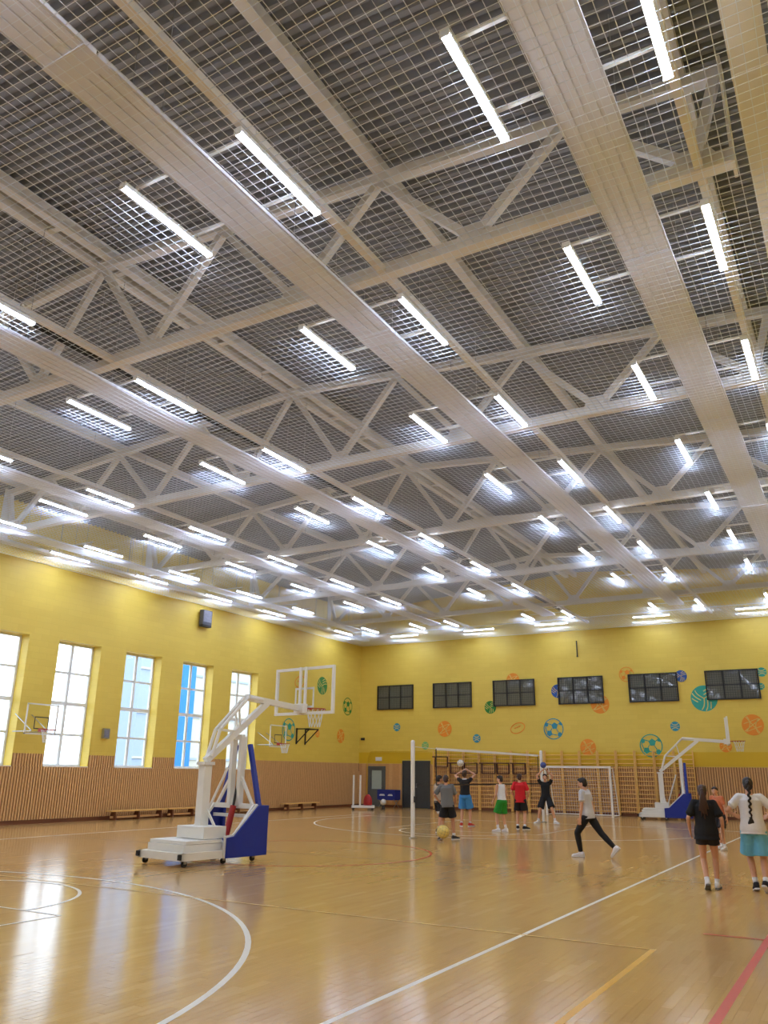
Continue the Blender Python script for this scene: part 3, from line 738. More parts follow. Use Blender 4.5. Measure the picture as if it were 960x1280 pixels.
    MB().box((-.14, 3.42, 2.88), (.14, Yb-.03, 3.08)).build('board_mount', 'white_paint', e)
    rc = (0, Yb+.15+.23, 3.0)
    rm = MB(); rm.torus(rc, .23, .011); rm.box((-.09, Yb+.006, 2.93), (.09, Yb+.03, 3.05)); rm.beam((-.06, Yb+.03, 2.99), (-.06, Yb+.17, 2.99), .03, .03); rm.beam((.06, Yb+.03, 2.99), (.06, Yb+.17, 2.99), .03, .03)
    rm = rm.build('rim', 'rim_red', e); hoop_net(rm, rc, .22, .4)
    return e
hoop_stand((-11.32, 11.58, .006), math.radians(-8), 'large white hoop stand with blue pads parked on the near half of the court')
hoop_stand((-8.25, 34.98, .003), math.radians(-81), 'distant white hoop stand with blue pads beside the wall bars')

# wall hoops on the windowed wall
def wall_hoop(y_, label):
    e = empty('wall_hoop', (XL, y_, 0)); tag(e, label, 'basketball hoop', 'small hoops on the windowed wall')
    xb = .9; z0, z1, hw = 2.62, 3.54, .57
    f = MB(); t = .04
    f.box((xb-.015, -hw, z0), (xb+.015, hw, z0+t)); f.box((xb-.015, -hw, z1-t), (xb+.015, hw, z1)); f.box((xb-.015, -hw, z0), (xb+.015, -hw+t, z1)); f.box((xb-.015, hw-t, z0), (xb+.015, hw, z1))
    bf = f.build('board_frame', 'white_paint', e); MB().box((xb-.006, -hw+t, z0+t), (xb+.006, hw-t, z1-t)).build('board_pane', 'board_glass', bf)
    q = MB(); q.box((xb+.006, -.26, 2.78), (xb+.012, .26, 2.81)); q.box((xb+.006, -.26, 3.12), (xb+.012, .26, 3.15)); q.box((xb+.006, -.26, 2.81), (xb+.012, -.23, 3.12)); q.box((xb+.006, .23, 2.81), (xb+.012, .26, 3.12)); q.build('target_square', 'dark_metal', bf)
    for s in (-1, 1):
        b = MB().beam((0, s*.3, 2.72), (xb-.02, s*.3, 2.72), .025, .025).build('bracket', 'steel', e); MB().beam((.01, s*.3, 3.25), (xb-.03, s*.3, 2.74), .02, .02).build('stay', 'steel', b)
    rc = (xb+.38, 0, 2.76); rm = MB(); rm.torus(rc, .22, .011); rm.box((xb+.01, -.09, 2.7), (xb+.17, .09, 2.8)); rm = rm.build('rim', 'rim_red', e); hoop_net(rm, rc, .21, .38)
wall_hoop(16.85, 'small wall hoop on the pier between two tall windows')
wall_hoop(28.85, 'small wall hoop past the last tall window')
e = empty('wall_bracket', (XL, 31.76, 3.2)); tag(e, 'black triangular wall bracket on the windowed wall', 'bracket')
for s in (-.35, .35):
    MB().path([(.02, s, .32), (.75, s, .32), (.02, s, -.32)], .025, 6).build('side_arm', 'black_metal', e); MB().box((.01, s-.04, -.36), (.04, s+.04, .36)).build('wall_plate', 'black_metal', e)
MB().tube((.72, -.4, .32), (.72, .4, .32), .02).build('grip_bar', 'black_metal', e)
e = empty('wall_speaker', (XL, 24.53, 7.56)); tag(e, 'grey loudspeaker mounted high above the tall windows', 'loudspeaker')
MB().box((.1, -.26, -.3), (.3, .26, .3)).build('cabinet', 'speaker_grey', e); MB().box((.3, -.23, -.18), (.31, .23, .27)).build('grille', 'speaker_mesh', e); MB().box((0, -.05, -.05), (.1, .05, .05)).build('wall_arm', 'black_metal', e); MB().box((.1, -.26, -.38), (.3, .26, -.3)).build('bottom_rail', 'black_metal', e)
e = empty('wall_box', (XL, 20.17, 2.81)); tag(e, 'small grey box fixed to the pier between two tall windows', 'control box')
MB().box((.0, -.14, -.17), (.1, .14, .17)).build('casing', 'steel', e); MB().box((.1, -.1, -.12), (.105, .1, .12)).build('cover', 'speaker_mesh', e)

# gym benches along the windowed wall
def bench(y0, L_, label):
    e = empty('gym_bench', (XL+.36, y0, 0)); tag(e, label, 'bench', 'low gym benches by the windowed wall')
    for k in range(2): MB().box((-.15+k*.155, 0, .27), (-.005+k*.155, L_, .31)).build('seat_plank', 'bar_wood', e)
    for yy in (.2, L_/2-.04, L_-.28): MB().prism([(-.16, yy, 0), (.16, yy, 0), (.1, yy, .27), (-.1, yy, .27)], (0, .05, 0)).build('leg', 'base_wood', e)
    MB().box((-.03, .1, .06), (.03, L_-.1, .13)).build('balance_beam', 'slat_wood', e)
for k, (a, L_) in enumerate(((20.4, 2.6), (23.1, 2.6), (25.8, 2.6), (30.2, 2.6))): bench(a, L_, 'low wooden gym bench against the slatted wall, %s from the small grey wall box' % ORD[k])

# ------------------------------------------------------------------ wall bars on the far wall
def make_bars():
    e = empty('wall_bars'); UW = .8
    for x_ in (.025, UW-.025): MB().box((x_-.02, -.14, 0.02), (x_+.02, -.05, 2.68)).build('post', 'bar_wood', e)
    rung = MB().tube((.03, -.1, 0), (UW-.03, -.1, 0), .018, n=8).mesh('rung', 'bar_wood')
    for k in range(14):
        o = bpy.data.objects.new('rung', rung); col.objects.link(o); o.parent = e; o.location = (0, -.03 if k == 13 else 0, .18+.178*k)
    return e
b0 = make_bars()
for k in range(15):
    e = b0 if k == 0 else copy_tree(b0); e.location = (-18.45+.81*k, YB-.05, 0)
    tag(e, 'pale wooden wall bars on the far wall, %s section from the dark double door' % ORD[k], 'wall bars', 'wall bars on the far wall')
def pullup(x0, x1, zt, label):
    e = empty('pull_up_frame', (x0, YB-.2, zt)); tag(e, label, 'pull-up bar', 'maroon pull-up frames on the wall bars'); w_ = x1-x0
    for x_ in (0, w_):
        MB().beam((x_, 0, 0), (x_, -.3, 0), .05, .05).build('side_arm', 'maroon', e); MB().beam((x_, 0, -.46), (x_, 0, 0), .06, .05).build('hanger', 'maroon', e)
    MB().tube((-.02, -.3, 0), (w_+.02, -.3, 0), .024).build('grip_bar', 'maroon', e); MB().beam((0, -.01, -.46), (w_, -.01, -.46), .04, .04).build('bottom_bar', 'maroon', e)
for k, (a, b, z_) in enumerate(((-18.3, -17.65, 2.4), (-17.5, -16.85, 2.12), (-16.75, -16.1, 2.12), (-15.85, -15.2, 2.12), (-15.1, -14.5, 2.12), (-14.3, -13.7, 2.12))):
    pullup(a, b, z_, 'maroon pull-up frame raised higher than the others on the wall bars' if k == 0 else 'maroon pull-up frame on the wall bars, %s from the raised one' % ORD[k-1])
# yellow pipe, sensor, exit box
e = empty('gas_pipe', (XL+.2, YB-.085, 2.66)); tag(e, 'thin yellow pipe running along the far wall above the doors', 'pipe')
MB().path([(.35, 0, -2.4), (.35, 0, -.3), (.55, 0, 0), (3.85, 0, 0)], .018, 6).build('pipe_run', 'yellow_band', e)
for k in range(3): MB().box((.8+1.2*k, -.02, -.03), (.84+1.2*k, .07, .03)).build('pipe_clip', 'yellow_band', e)
o = MB().box((-.09, -.1, -.06), (.09, 0, .06)).box((-.03, -.16, -.03), (.03, -.1, .03)).build('wall_sensor', 'dark_metal', loc=(-22.57, YB, 3.28)); tag(o, 'small dark sensor on the far wall near the corner', 'sensor')
o = MB().box((-.17, -.06, -.09), (.17, 0, .09)).box((-.15, -.065, -.07), (.15, -.06, .07)).build('exit_light', 'pvc', loc=(-21.6, YB-.012, 2.3)); tag(o, 'small white emergency light above the grey glazed door', 'emergency light')
o = MB().tube((0, 0, 0), (0, 0, -.7), .025, n=8).tube((0, 0, -.7), (0, 0, -.74), .04, n=8).build('hanging_conduit', 'dark_metal', loc=(-11.0, YB-.06, 7.6)); tag(o, 'short dark conduit hanging near the top of the far wall', 'conduit')

# ------------------------------------------------------------------ goal
def goal():
    e = empty('goal', (0, 0, 0)); tag(e, 'white small-sided goal with net standing before the wall bars', 'goal')
    x0, x1, y0, h = -12.2, -9.4, 35.2, 1.93; s = .08
    for x_ in (x0, x1): MB().box((x_-s/2, y0-s/2, 0), (x_+s/2, y0+s/2, h)).build('post', 'white_paint', e)
    MB().box((x0-s/2, y0-s/2, h), (x1+s/2, y0+s/2, h+s)).build('crossbar', 'white_paint', e)
    for x_ in (x0, x1):
        MB().path([(x_, y0, h), (x_, y0+.45, h), (x_, y0+1.0, .04), (x_, y0, .04)], .022, 8).build('side_stay', 'white_paint', e)
    MB().tube((x0, y0+1.0, .04), (x1, y0+1.0, .04), .025).build('ground_bar', 'white_paint', e)
    n = MB(); N_ = 24
    for k in range(N_+1):
        x_ = x0+(x1-x0)*k/N_; n.path([(x_, y0, h), (x_, y0+.45, h), (x_, y0+1.0, .04)], .0035, 3)
    for k in range(18):
        t = k/17; a = V((0, y0+.45, h)).lerp(V((0, y0+1.0, .04)), t); n.tube((x0, a.y, a.z), (x1, a.y, a.z), .0035, n=3)
        n.tube((x0, y0, a.z), (x0, a.y, a.z), .0035, n=3); n.tube((x1, y0, a.z), (x1, a.y, a.z), .0035, n=3)
    n.build('goal_net', 'cord', e)['kind'] = 'stuff'
goal()

# ------------------------------------------------------------------ volleyball net
PX0, PY0, PX1, PY1 = -10.73, 20.2, -10.5, 29.9
for x_, y_, lab in ((PX0, PY0, 'white volleyball post standing alone by the red centre circle'), (PX1, PY1, 'white volleyball post at the end of the net by the goal')):
    e = empty('volleyball_post', (x_, y_, 0)); tag(e, lab, 'net post', 'volleyball posts')
    MB().tube((0, 0, 0), (0, 0, 2.46), .055, n=16).build('pole', 'white_paint', e, smooth=False); MB().tube((0, 0, 2.46), (0, 0, 2.5), .058, .03, n=16).build('cap', 'white_paint', e)
    MB().tube((0, 0, 0), (0, 0, .03), .1, n=16).build('floor_collar', 'steel', e); MB().box((.05, -.04, .9), (.11, .04, 1.05)).build('winch', 'dark_metal', e)
e = empty('volleyball_net', (0, 0, 0)); tag(e, 'volleyball net with pale top tape and dark cords between two white posts', 'net')
NT_, NB_ = 2.31, 1.33
def np_(t, z): return (PX0+(PX1-PX0)*t, PY0+(PY1-PY0)*t, z)
ta, tb = .14, .965
vv = V(np_(tb, 0))-V(np_(ta, 0))
tp = MB(); tp.beam(np_(ta, NT_), np_(tb, NT_), .012, .07); tp.build('top_tape', 'cloth_white', e)
MB().beam(np_(ta, NB_), np_(tb, NB_), .012, .04).build('bottom_tape', 'black_metal', e)
for t in (ta, tb): MB().beam(np_(t, NB_), np_(t, NT_), .012, .03, (1,0,0)).build('side_tape', 'black_metal', e)
n = MB()
for k in range(1, 72): t = ta+(tb-ta)*k/72; n.tube(np_(t, NB_), np_(t, NT_), .003, n=3, cap=False)
for k in range(1, 10): z_ = NB_+(NT_-NB_)*k/10; n.tube(np_(ta, z_), np_(tb, z_), .003, n=3, cap=False)
n.build('net_mesh', 'black_metal', e)['kind'] = 'stuff'
for a, b in ((0.006, ta), (tb, .994)):
    MB().tube(np_(a, NT_+.02 if a < .1 else NT_), np_(b, NT_), .006, n=5).build('cable', 'cord', e); MB().tube(np_(a, NB_), np_(b, NB_), .005, n=5).build('cable', 'black_metal', e)

# ------------------------------------------------------------------ things in the corner
e = empty('pole_trolley', (-20.75, 33.3, 0), math.radians(30)); tag(e, 'low white trolley with two upright white poles by the corner', 'trolley')
MB().box((-.1, -.2, .1), (.95, .25, .2)).build('platform', 'white_paint', e)
for x_ in (-.02, .85):
    for y_ in (-.16, .2): MB().tube((x_, y_-.02, .055), (x_, y_+.02, .055), .055, n=12).build('wheel', 'rubber', e)
for x_ in (-.03, .28): MB().tube((x_, 0, .2), (x_, 0, 1.52), .045, n=12).build('pole', 'white_paint', e)
mb = MB(); mb.loft([[(rx*math.cos(a), ry*math.sin(a), z) for a in [2*PI*i/14 for i in range(14)]] for rx, ry, z in ((.2,.13,0),(.22,.15,.06),(.21,.14,.25),(.16,.1,.38),(.08,.06,.46),(.05,.03,.48))])
o = mb.build('equipment_bag', 'red_plastic', smooth=True, loc=(-20.2, 33.62, .202)); tag(o, 'red slouched bag lying on the white trolley', 'bag')
e = empty('ball_cart', (-20.95, 35.75, 0)); tag(e, 'blue canvas ball cart with white print on thin metal legs by the grey door', 'ball cart')
for x0, x1, y0, y1 in ((0,1.0,0,.02),(0,1.0,.5,.52)): MB().prism([(x0+.05, y0, .38), (x1-.05, y0, .38), (x1, y0, .85), (x0, y0, .85)], (0, y1-y0, 0)).build('side_cloth', 'blue_cloth', e)
for x_ in (0, .98): MB().box((x_, 0, .4), (x_+.02, .52, .85)).build('end_cloth', 'blue_cloth', e)
MB().box((.05, .02, .38), (.95, .5, .4)).build('bottom_cloth', 'blue_cloth', e)
for x_ in (.08, .92):
    MB().beam((x_, 0, .42), (x_, .52, .04), .025, .025, (1,0,0)).build('leg', 'steel', e); MB().beam((x_, .52, .42), (x_, 0, .04), .025, .025, (1,0,0)).build('leg', 'steel', e)
for k, (x_, w_) in enumerate(((.12, .3), (.6, .26))):
    p = MB(); p.box((x_, -.004, .58), (x_+w_, -.001, .62)); p.box((x_+.04, -.004, .63), (x_+w_-.03, -.001, .655)); p.build('printed_mark', 'pvc', e)

# ------------------------------------------------------------------ balls
def ball(loc, r, m, seam, label):
    o = MB().sphere((0,0,0), r, 20).build('sports_ball', m, smooth=True, loc=loc); tag(o, label, 'ball')
    s = MB()
    for ax in 'xyz':
        s.torus((0,0,0), r*1.0, r*.018, ax, n=28, k=4)
        for off in (-.45, .45):
            c = {'x': (off*r,0,0), 'y': (0,off*r,0), 'z': (0,0,off*r)}[ax]; s.torus(c, r*math.sqrt(1-off*off), r*.016, ax, n=24, k=4)
    s.build('seam', seam, o); o.rotation_euler = (.4, .3, .8)
ball((-9.72, 19.95, .22), .165, 'ball_yellow', 'ball_seam', 'pale yellow ball at the feet of the player in the grey shirt')
ball((-20.0, 34.7, .323), .14, 'ball_white', 'ball_seam', 'white ball before the blue ball cart')
o = MB().tube((0,0,0),(0,0,.18),.09,.06,n=14).tube((0,0,0),(0,0,.02),.12,n=14).build('ball_rest', 'dark_metal', loc=(-20.0, 34.7, 0)); tag(o, 'small dark cone stand under the white ball', 'stand')

# ------------------------------------------------------------------ outside
struct(MB().box((-140, -60, -.6), (XL-WT-.05, 160, -.5)).build('ground_outside', 'asphalt'))
e = empty('neighbour_building', (-46, 0, -.5)); tag(e, 'pale neighbouring building with blue cladding seen through the tall windows', 'building')
MB().box((-2.2, 43.4, 0), (0, 46.7, 17)).build('wall', 'facade_pale', e)
MB().box((-2.2, 46.7, 0), (.15, 49.2, 17)).build('cladding', 'facade_blue', e)
MB().box((-2.2, 49.2, 0), (0, 72, 17)).build('wall', 'facade_beige', e)
for k in range(5):
    MB().box((0, 43.4, 3.2*k+2.9), (.12, 46.7, 3.2*k+3.05)).build('ledge', 'facade_beige', e); MB().box((0, 49.2, 3.2*k+2.9), (.12, 72, 3.2*k+3.05)).build('ledge', 'facade_pale', e)
    for j in range(5): MB().box((0, 52+4*j, 3.2*k+.9), (.06, 53.6+4*j, 3.2*k+2.4)).build('window', 'pale_glass', e)

# ------------------------------------------------------------------ people
def remesh(name, mb, vox, m, parent=None, it=3):
    me = mb.mesh(name+'_src', m); tmp = bpy.data.objects.new('tmp', me); col.objects.link(tmp)
    md = tmp.modifiers.new('r', 'REMESH'); md.mode = 'VOXEL'; md.voxel_size = vox; md.use_smooth_shade = True
    if it: s = tmp.modifiers.new('s', 'SMOOTH'); s.iterations = it; s.factor = .5
    dg = bpy.context.evaluated_depsgraph_get(); dg.update()
    nm = bpy.data.meshes.new_from_object(tmp.evaluated_get(dg)); nm.name = name
    bpy.data.objects.remove(tmp)
    nm.materials.clear(); nm.materials.append(M[m]); nm.polygons.foreach_set('use_smooth', [True]*len(nm.polygons))
    o = bpy.data.objects.new(name, nm); col.objects.link(o)
    if parent: o.parent = parent
    return o
def ik(a, c, l1, l2, pole):
    a = V(a); c = V(c); d = c-a; L_ = d.length
    if L_ > (l1+l2)*.995: c = a+d*((l1+l2)*.995/L_); d = c-a; L_ = d.length
    x_ = (l1*l1-l2*l2+L_*L_)/(2*L_); h = math.sqrt(max(l1*l1-x_*x_, 0)); dn = d.normalized(); p = V(pole); p = p-dn*p.dot(dn); p.normalize()
    return a+dn*x_+p*h, c
def limb(mb, pts, n=12):
    for (p, r), (q, r2) in zip(pts, pts[1:]): mb.tube(p, q, r, r2, n)
    for p, r in pts: mb.sphere(p, r*.99, n)
def ering(c, rx, ry, T, n=20):
    return [T(V((c[0]+rx*math.cos(2*PI*i/n), c[1]+ry*math.sin(2*PI*i/n), c[2]))) for i in range(n)]
def person(label, loc, yaw, height, pose, fit, vox=.011):
    S = height/1.70
    lean = pose.get('lean', 0); side = pose.get('side', 0); tw = pose.get('twist', 0); hip_z = pose.get('hip', .92)
    Rm = Matrix.Rotation(-lean, 3, 'X') @ Matrix.Rotation(side, 3, 'Y') @ Matrix.Rotation(tw, 3, 'Z'); piv = V((0, 0, hip_z))
    dz = hip_z-.92
    T = lambda p: piv+Rm@(p+V((0,0,dz))-piv)
    slim = pose.get('slim', .93)
    hipL = {s: V((s*.088, 0, hip_z-.02)) for s in (-1, 1)}
    sh = {s: T(V((s*.172*slim+s*.004, -.005, 1.395))) for s in (-1, 1)}
    sk = fit.get('skin', 'skin')
    # pose joints
    J = {}
    for s, k in ((-1, 'l'), (1, 'r')):
        ank = V(pose.get('ank_'+k, (s*.1, 0, .085))); kp = pose.get('kp_'+k, (s*.15, 1, 0))
        kn, ank = ik(hipL[s], ank, .425, .415, kp)
        wr_ = pose.get('wr_'+k); wr_ = V(wr_) if wr_ else T(V((s*.25, .04, .87)))
        el, wr_ = ik(sh[s], wr_, .285, .25, pose.get('ep_'+k, (s*.6, -1, 0)))
        J[k] = dict(s=s, kn=kn, ank=ank, el=el, wr=wr_, fd=V(pose.get('fd_'+k, (s*.15, 1, 0))).normalized())
    B = MB()
    trs = [(.86,.13,.10,0),(.90,.158,.108,0),(.96,.160,.108,0),(1.04,.138,.094,0),(1.12,.136,.092,.002),(1.2,.148,.10,.004),(1.28,.158,.106,.002),(1.35,.158,.098,-.004),(1.40,.135,.078,-.008),(1.435,.075,.06,-.008),(1.46,.054,.054,-.004),(1.52,.05,.052,.004)]
    B.loft([ering((0, yo, z_), rx*slim, ry*slim, T) for z_, rx, ry, yo in trs])
    # head
    ht, hp = pose.get('head', 0), pose.get('nod', 0)
    nb = T(V((0, .002, 1.50))); HR = Rm @ Matrix.Rotation(ht, 3, 'Z') @ Matrix.Rotation(-hp, 3, 'X')
    hd = lambda x_, y_, z_: nb+HR@V((x_, y_, z_))
    B.sphere(hd(0, .005, .105), (.074, .093, .098), 20, HR); B.sphere(hd(0, .03, .045), (.055, .065, .062), 16, HR)
    B.tube(hd(0, .09, .09), hd(0, .112, .055), .010, .017, 8); B.sphere(hd(0, .108, .055), .017, 8)
    for s in (-1, 1): B.sphere(hd(s*.076, -.005, .075), (.012, .022, .034), 10, HR)
    # limbs
    for k, j in J.items():
        s = j['s']
        limb(B, [(hipL[s], .088), (hipL[s].lerp(j['kn'], .45), .074), (j['kn'], .052), (j['kn'].lerp(j['ank'], .32), .053), (j['ank'], .035)])
        limb(B, [(sh[s], .052), (sh[s].lerp(j['el'], .5), .043), (j['el'], .034), (j['el'].lerp(j['wr'], .3), .035), (j['wr'], .024)])
        limb(B, [(j['ank'], .034), (j['ank']+j['fd']*.1-V((0,0,.035)), .03)])
        # hand
        d = (j['wr']-j['el']).normalized(); pn = V(pose.get('pn_'+k, (-s, .2, 0))); pn = (pn-d*pn.dot(d)).normalized(); sd = d.cross(pn).normalized()
        if sd.dot(V(pose.get('th_'+k, (0, 1, .4)))) < 0: sd = -sd
        Mh = Matrix((sd, pn, d)).transposed(); c = j['wr']+d*.05
        B.sphere(c, (.040, .017, .056), 12, Mh)
        for q, (o_, ln) in enumerate(((.030, .068), (.011, .078), (-.009, .073), (-.028, .058))):
            p0 = c+d*.038+sd*o_; curl = pose.get('curl_'+k, .45)
            p1 = p0+d*ln*.5+pn*ln*.5*curl*.5+sd*o_*.18; p2 = p1+(d*(1-curl*.6)+pn*curl*1.1).normalized()*ln*.5
            limb(B, [(p0, .0095), (p1, .0088), (p2, .0075)], 8)
        p0 = j['wr']+d*.025+sd*.03; p1 = p0+(d*.6+sd*.75+pn*.25).normalized()*.042; p2 = p1+(d*.85+sd*.2+pn*.35).normalized()*.034
        limb(B, [(p0, .0125), (p1, .0105), (p2, .009)], 8)
    body = remesh('person', B, vox*.8, sk, it=2)
    tag(body, label, 'person', fit.get('group'))
    # face
    for s in (-1, 1):
        ew = MB().sphere(hd(s*.030, .081, .098), (.0135, .010, .0085), 10, HR).build('eye', 'eye_white', body, True)
        MB().sphere(hd(s*.030, .089, .098), .0055, 8).build('iris', 'eye_dark', ew, True)
        MB().sphere(hd(s*.031, .086, .119), (.019, .007, .0045), 8, HR).build('eyebrow', fit['hair'], body, True)
    MB().sphere(hd(0, .089, .022), (.022, .008, .008), 10, HR).build('mouth', 'lip', body, True)
    # hair
    hb = MB(); st = fit.get('style', 'short')
    hb.sphere(hd(0, -.012, .122), (.083, .094, .094), 20, HR); hb.sphere(hd(0, -.04, .075), (.074, .068, .075), 16, HR)
    for a in range(-2, 3): hb.sphere(hd(a*.026, .058, .178-.004*abs(a)), (.024, .032, .022), 10, HR)
    if st == 'short': hb.sphere(hd(0, .01, .185), (.06, .075, .03), 12, HR)
    if st in ('tail', 'braid'):
        hb.sphere(hd(0, -.1, .12), (.04, .04, .045), 12, HR)
    ho = remesh('hair', hb, .010, fit['hair'], body, 2)
    if st == 'tail':
        tb_ = MB(); base = hd(0, -.115, .115)
        for q, (dx, ln) in enumerate(((0,.46),(.035,.4),(-.035,.42),(.06,.3),(-.06,.33))):
            pts = [(base, .03)]
            for i in range(1, 7): t = i/6; pts.append((base+V((dx*t*1.3, -.03*math.sin(t*3), -ln*t)), .034*(1-.65*t)))
            limb(tb_, pts, 10)
        remesh('ponytail', tb_, .011, fit['hair'], body, 2)
    if st == 'braid':
        tb_ = MB(); base = hd(0, -.115, .10); npl = 12
        for i in range(npl):
            t = i/npl; rr = .026*(1-.35*t); c = base+V((.0+.012*(1 if i % 2 else -1)-.02*t, -.035-.02*math.sin(t*3), -.52*t)); tb_.sphere(c, (rr, rr*.8, .032), 10)
        for q in range(5): a = q-2; limb(tb_, [(base+V((-.02, -.04, -.52)), .02), (base+V((-.02+a*.018, -.04, -.60)), .024), (base+V((-.03+a*.012, -.035, -.70)), .006)], 8)
        remesh('braid', tb_, .009, fit['hair'], body, 2)
        MB().torus(base+V((-.02, -.04, -.51)), .022, .006, 'z', 12, 6).build('hair_tie', 'cloth_black', body, True)
    # shirt
    loose = fit.get('loose', .018); hem = fit.get('hem', .88); sl = fit.get('sleeve', .55); sb = MB()
    rows_ = [(z_, rx, ry, yo) for z_, rx, ry, yo in trs if hem < z_ < 1.42]
    h0 = [r_ for r_ in trs if r_[0] <= hem][-1] if hem > trs[0][0] else trs[0]
    rings = [(hem, max(h0[1], .158), max(h0[2], .112), 0)]+rows_+[(1.432, .088, .07, -.008)]
    fl_ = fit.get('flare', .01)
    sb.loft([ering((0, yo, z_), max(rx, .146)*slim+loose+fl_*max(0, (1.1-z_)/.25) if z_ < 1.36 else rx*slim+.016, max(ry, .1)*slim+loose+fl_*max(0, (1.1-z_)/.25) if z_ < 1.36 else ry*slim+.014, T) for z_, rx, ry, yo in rings])
    for k, j in J.items():
        s = j['s']; e_ = sh[s].lerp(j['el'], sl)
        if sl > .15: limb(sb, [(T(V((s*.05, -.008, 1.40))), .05), (sh[s]+V((0,0,.004)), .067), (sh[s].lerp(j['el'], sl*.9), .05+loose*.5)]); sb.tube(sh[s].lerp(j['el'], sl*.8), e_, .051+loose*.5, .053+loose*.6, 14)
        else: limb(sb, [(T(V((s*.08, -.005, 1.37))), .05), (T(V((s*.135*slim, -.005, 1.385))), .055)])
    sh_o = remesh('shirt', sb, vox, fit['shirt'], body, 2)
    if fit.get('collar'):
        MB().loft([ering((0, -.006, z_), r_, r_*.85, T) for z_, r_ in ((1.42, .095), (1.45, .078), (1.455, .066), (1.43, .066))]).build('collar', fit['collar'], sh_o, True)
    # shorts or trousers
    pb = MB(); le = fit.get('leg', .75); pl = fit.get('pl', .022)
    Tn = lambda p: V((p.x, p.y, p.z+dz))
    pb.loft([ering((0, 0, z_), rx, ry, Tn) for z_, rx, ry in ((.82,.12,.1),(.86,.165+pl*.5,.118+pl*.4),(.92,.17+pl*.5,.12+pl*.4),(.99,.155,.11),(1.02,.148,.104))])
    for k, j in J.items():
        s = j['s']; h_ = hipL[s]-V((0,0,.0))
        if le <= 1: limb(pb, [(h_, .094+pl*.4), (h_.lerp(j['kn'], le*.55), .086+pl*.7)]); pb.tube(h_.lerp(j['kn'], le*.5), h_.lerp(j['kn'], le), .088+pl*.7, .084+pl*1.25, 16)
        else: limb(pb, [(h_, .094+pl*.3), (h_.lerp(j['kn'], .5), .08+pl*.5), (j['kn'], .06+pl*.5), (j['kn'].lerp(j['ank'], .35), .058+pl*.5), (j['kn'].lerp(j['ank'], .88), .043+pl*.4)])
    remesh('trousers' if le > 1 else 'shorts', pb, vox, fit['shorts'], body, 2)
    if fit.get('under'):
        ub = MB()
        for k, j in J.items(): h_ = hipL[j['s']]; ub.tube(h_.lerp(j['kn'], .4), h_.lerp(j['kn'], min(le+.22, 1.05)), .085, .078, 16)
        ub.build('under_shorts', fit['under'], body, True)
    # shoes and socks
    for k, j in J.items():
        f_ = j['fd']; upz = V((0,0,1)); rt = f_.cross(upz).normalized(); uu = rt.cross(f_).normalized(); a0 = j['ank']-uu*.085
        def sring(t, wd, hb_, ht_, n=12):
            r_ = []
            for i in range(n):
                a = 2*PI*i/n; x_ = math.copysign(abs(math.cos(a))**.7, math.cos(a))*wd; z_ = (hb_+ht_)/2+math.copysign(abs(math.sin(a))**.7, math.sin(a))*(ht_-hb_)/2
                r_.append(a0+f_*t+rt*x_+uu*z_)
            return r_
        s1 = MB().loft([sring(-.078,.022,.03,.075), sring(-.065,.038,.02,.11), sring(-.02,.045,.02,.125), sring(.03,.046,.02,.115), sring(.08,.047,.02,.085), sring(.14,.05,.02,.068), sring(.18,.042,.02,.06), sring(.2,.02,.022,.045)]).build('shoe', fit.get('shoe', 'cloth_white'), body, True)
        MB().loft([sring(-.085,.02,0,.028), sring(-.07,.042,0,.03), sring(.03,.046,0,.028), sring(.14,.054,0,.026), sring(.19,.044,.002,.026), sring(.21,.018,.006,.024)]).build('sole', fit.get('sole', 'cloth_white'), s1)
        q = j['kn']-j['ank']; q.normalize()
        if le <= 1 or True: MB().tube(j['ank']+q*.0, j['ank']+q*fit.get('sock', .09), .041, .043, 14).build('sock', fit.get('socks', 'cloth_white'), body, True)
    body.scale = (S, S, S); body.location = loc; body.rotation_euler.z = yaw
    return body
D = math.radians
GRP = 'players in the hall'
# local facing is +Y; yaw 0 faces the far wall, +90 degrees faces the windows
person('girl in black T-shirt and dark shorts with a loose ponytail, walking away', (-2.36, 14.25, 0), D(8), 1.52,
       dict(ank_l=(-.06, -.16, .13), ank_r=(.09, .08, .085), fd_l=(-.1, 1, -.55), wr_l=(-.27, .06, .93), wr_r=(.27, .05, .92), slim=.9, nod=-.1),
       dict(hair='hair_brown', style='tail', shirt='cloth_black', shorts='cloth_charcoal', leg=.42, hem=.80, loose=.04, flare=.03, sleeve=.75, shoe='cloth_white', sole='cloth_grey', pl=.02, sock=.08), .009)
person('girl in white T-shirt and light blue shorts with a long braid, running away', (-1.70, 14.45, 0), D(10), 1.64,
       dict(lean=.06, ank_l=(-.05, .02, .10), ank_r=(.08, -.2, .13), fd_l=(-.05, 1, -.2), fd_r=(.35, .8, -.6), wr_l=(-.25, .22, 1.12), wr_r=(.27, .22, 1.12), ep_l=(-1, -.8, -.4), ep_r=(1, -.8, -.4), slim=.92),
       dict(hair='hair_dark', style='braid', shirt='cloth_white', shorts='cloth_skyblue', leg=.86, hem=.84, loose=.035, flare=.025, sleeve=.62, shoe='cloth_charcoal', sole='cloth_white', pl=.05, sock=.1), .009)
person('boy in a peach T-shirt with short dark hair, mostly hidden behind the girl in black', (-3.28, 21.9, 0), D(150), 1.42,
       dict(lean=.15, head=.4, ank_l=(-.12, .08, .085), ank_r=(.12, -.12, .1)), dict(hair='hair_dark', shirt='cloth_peach', shorts='cloth_charcoal', leg=.75))
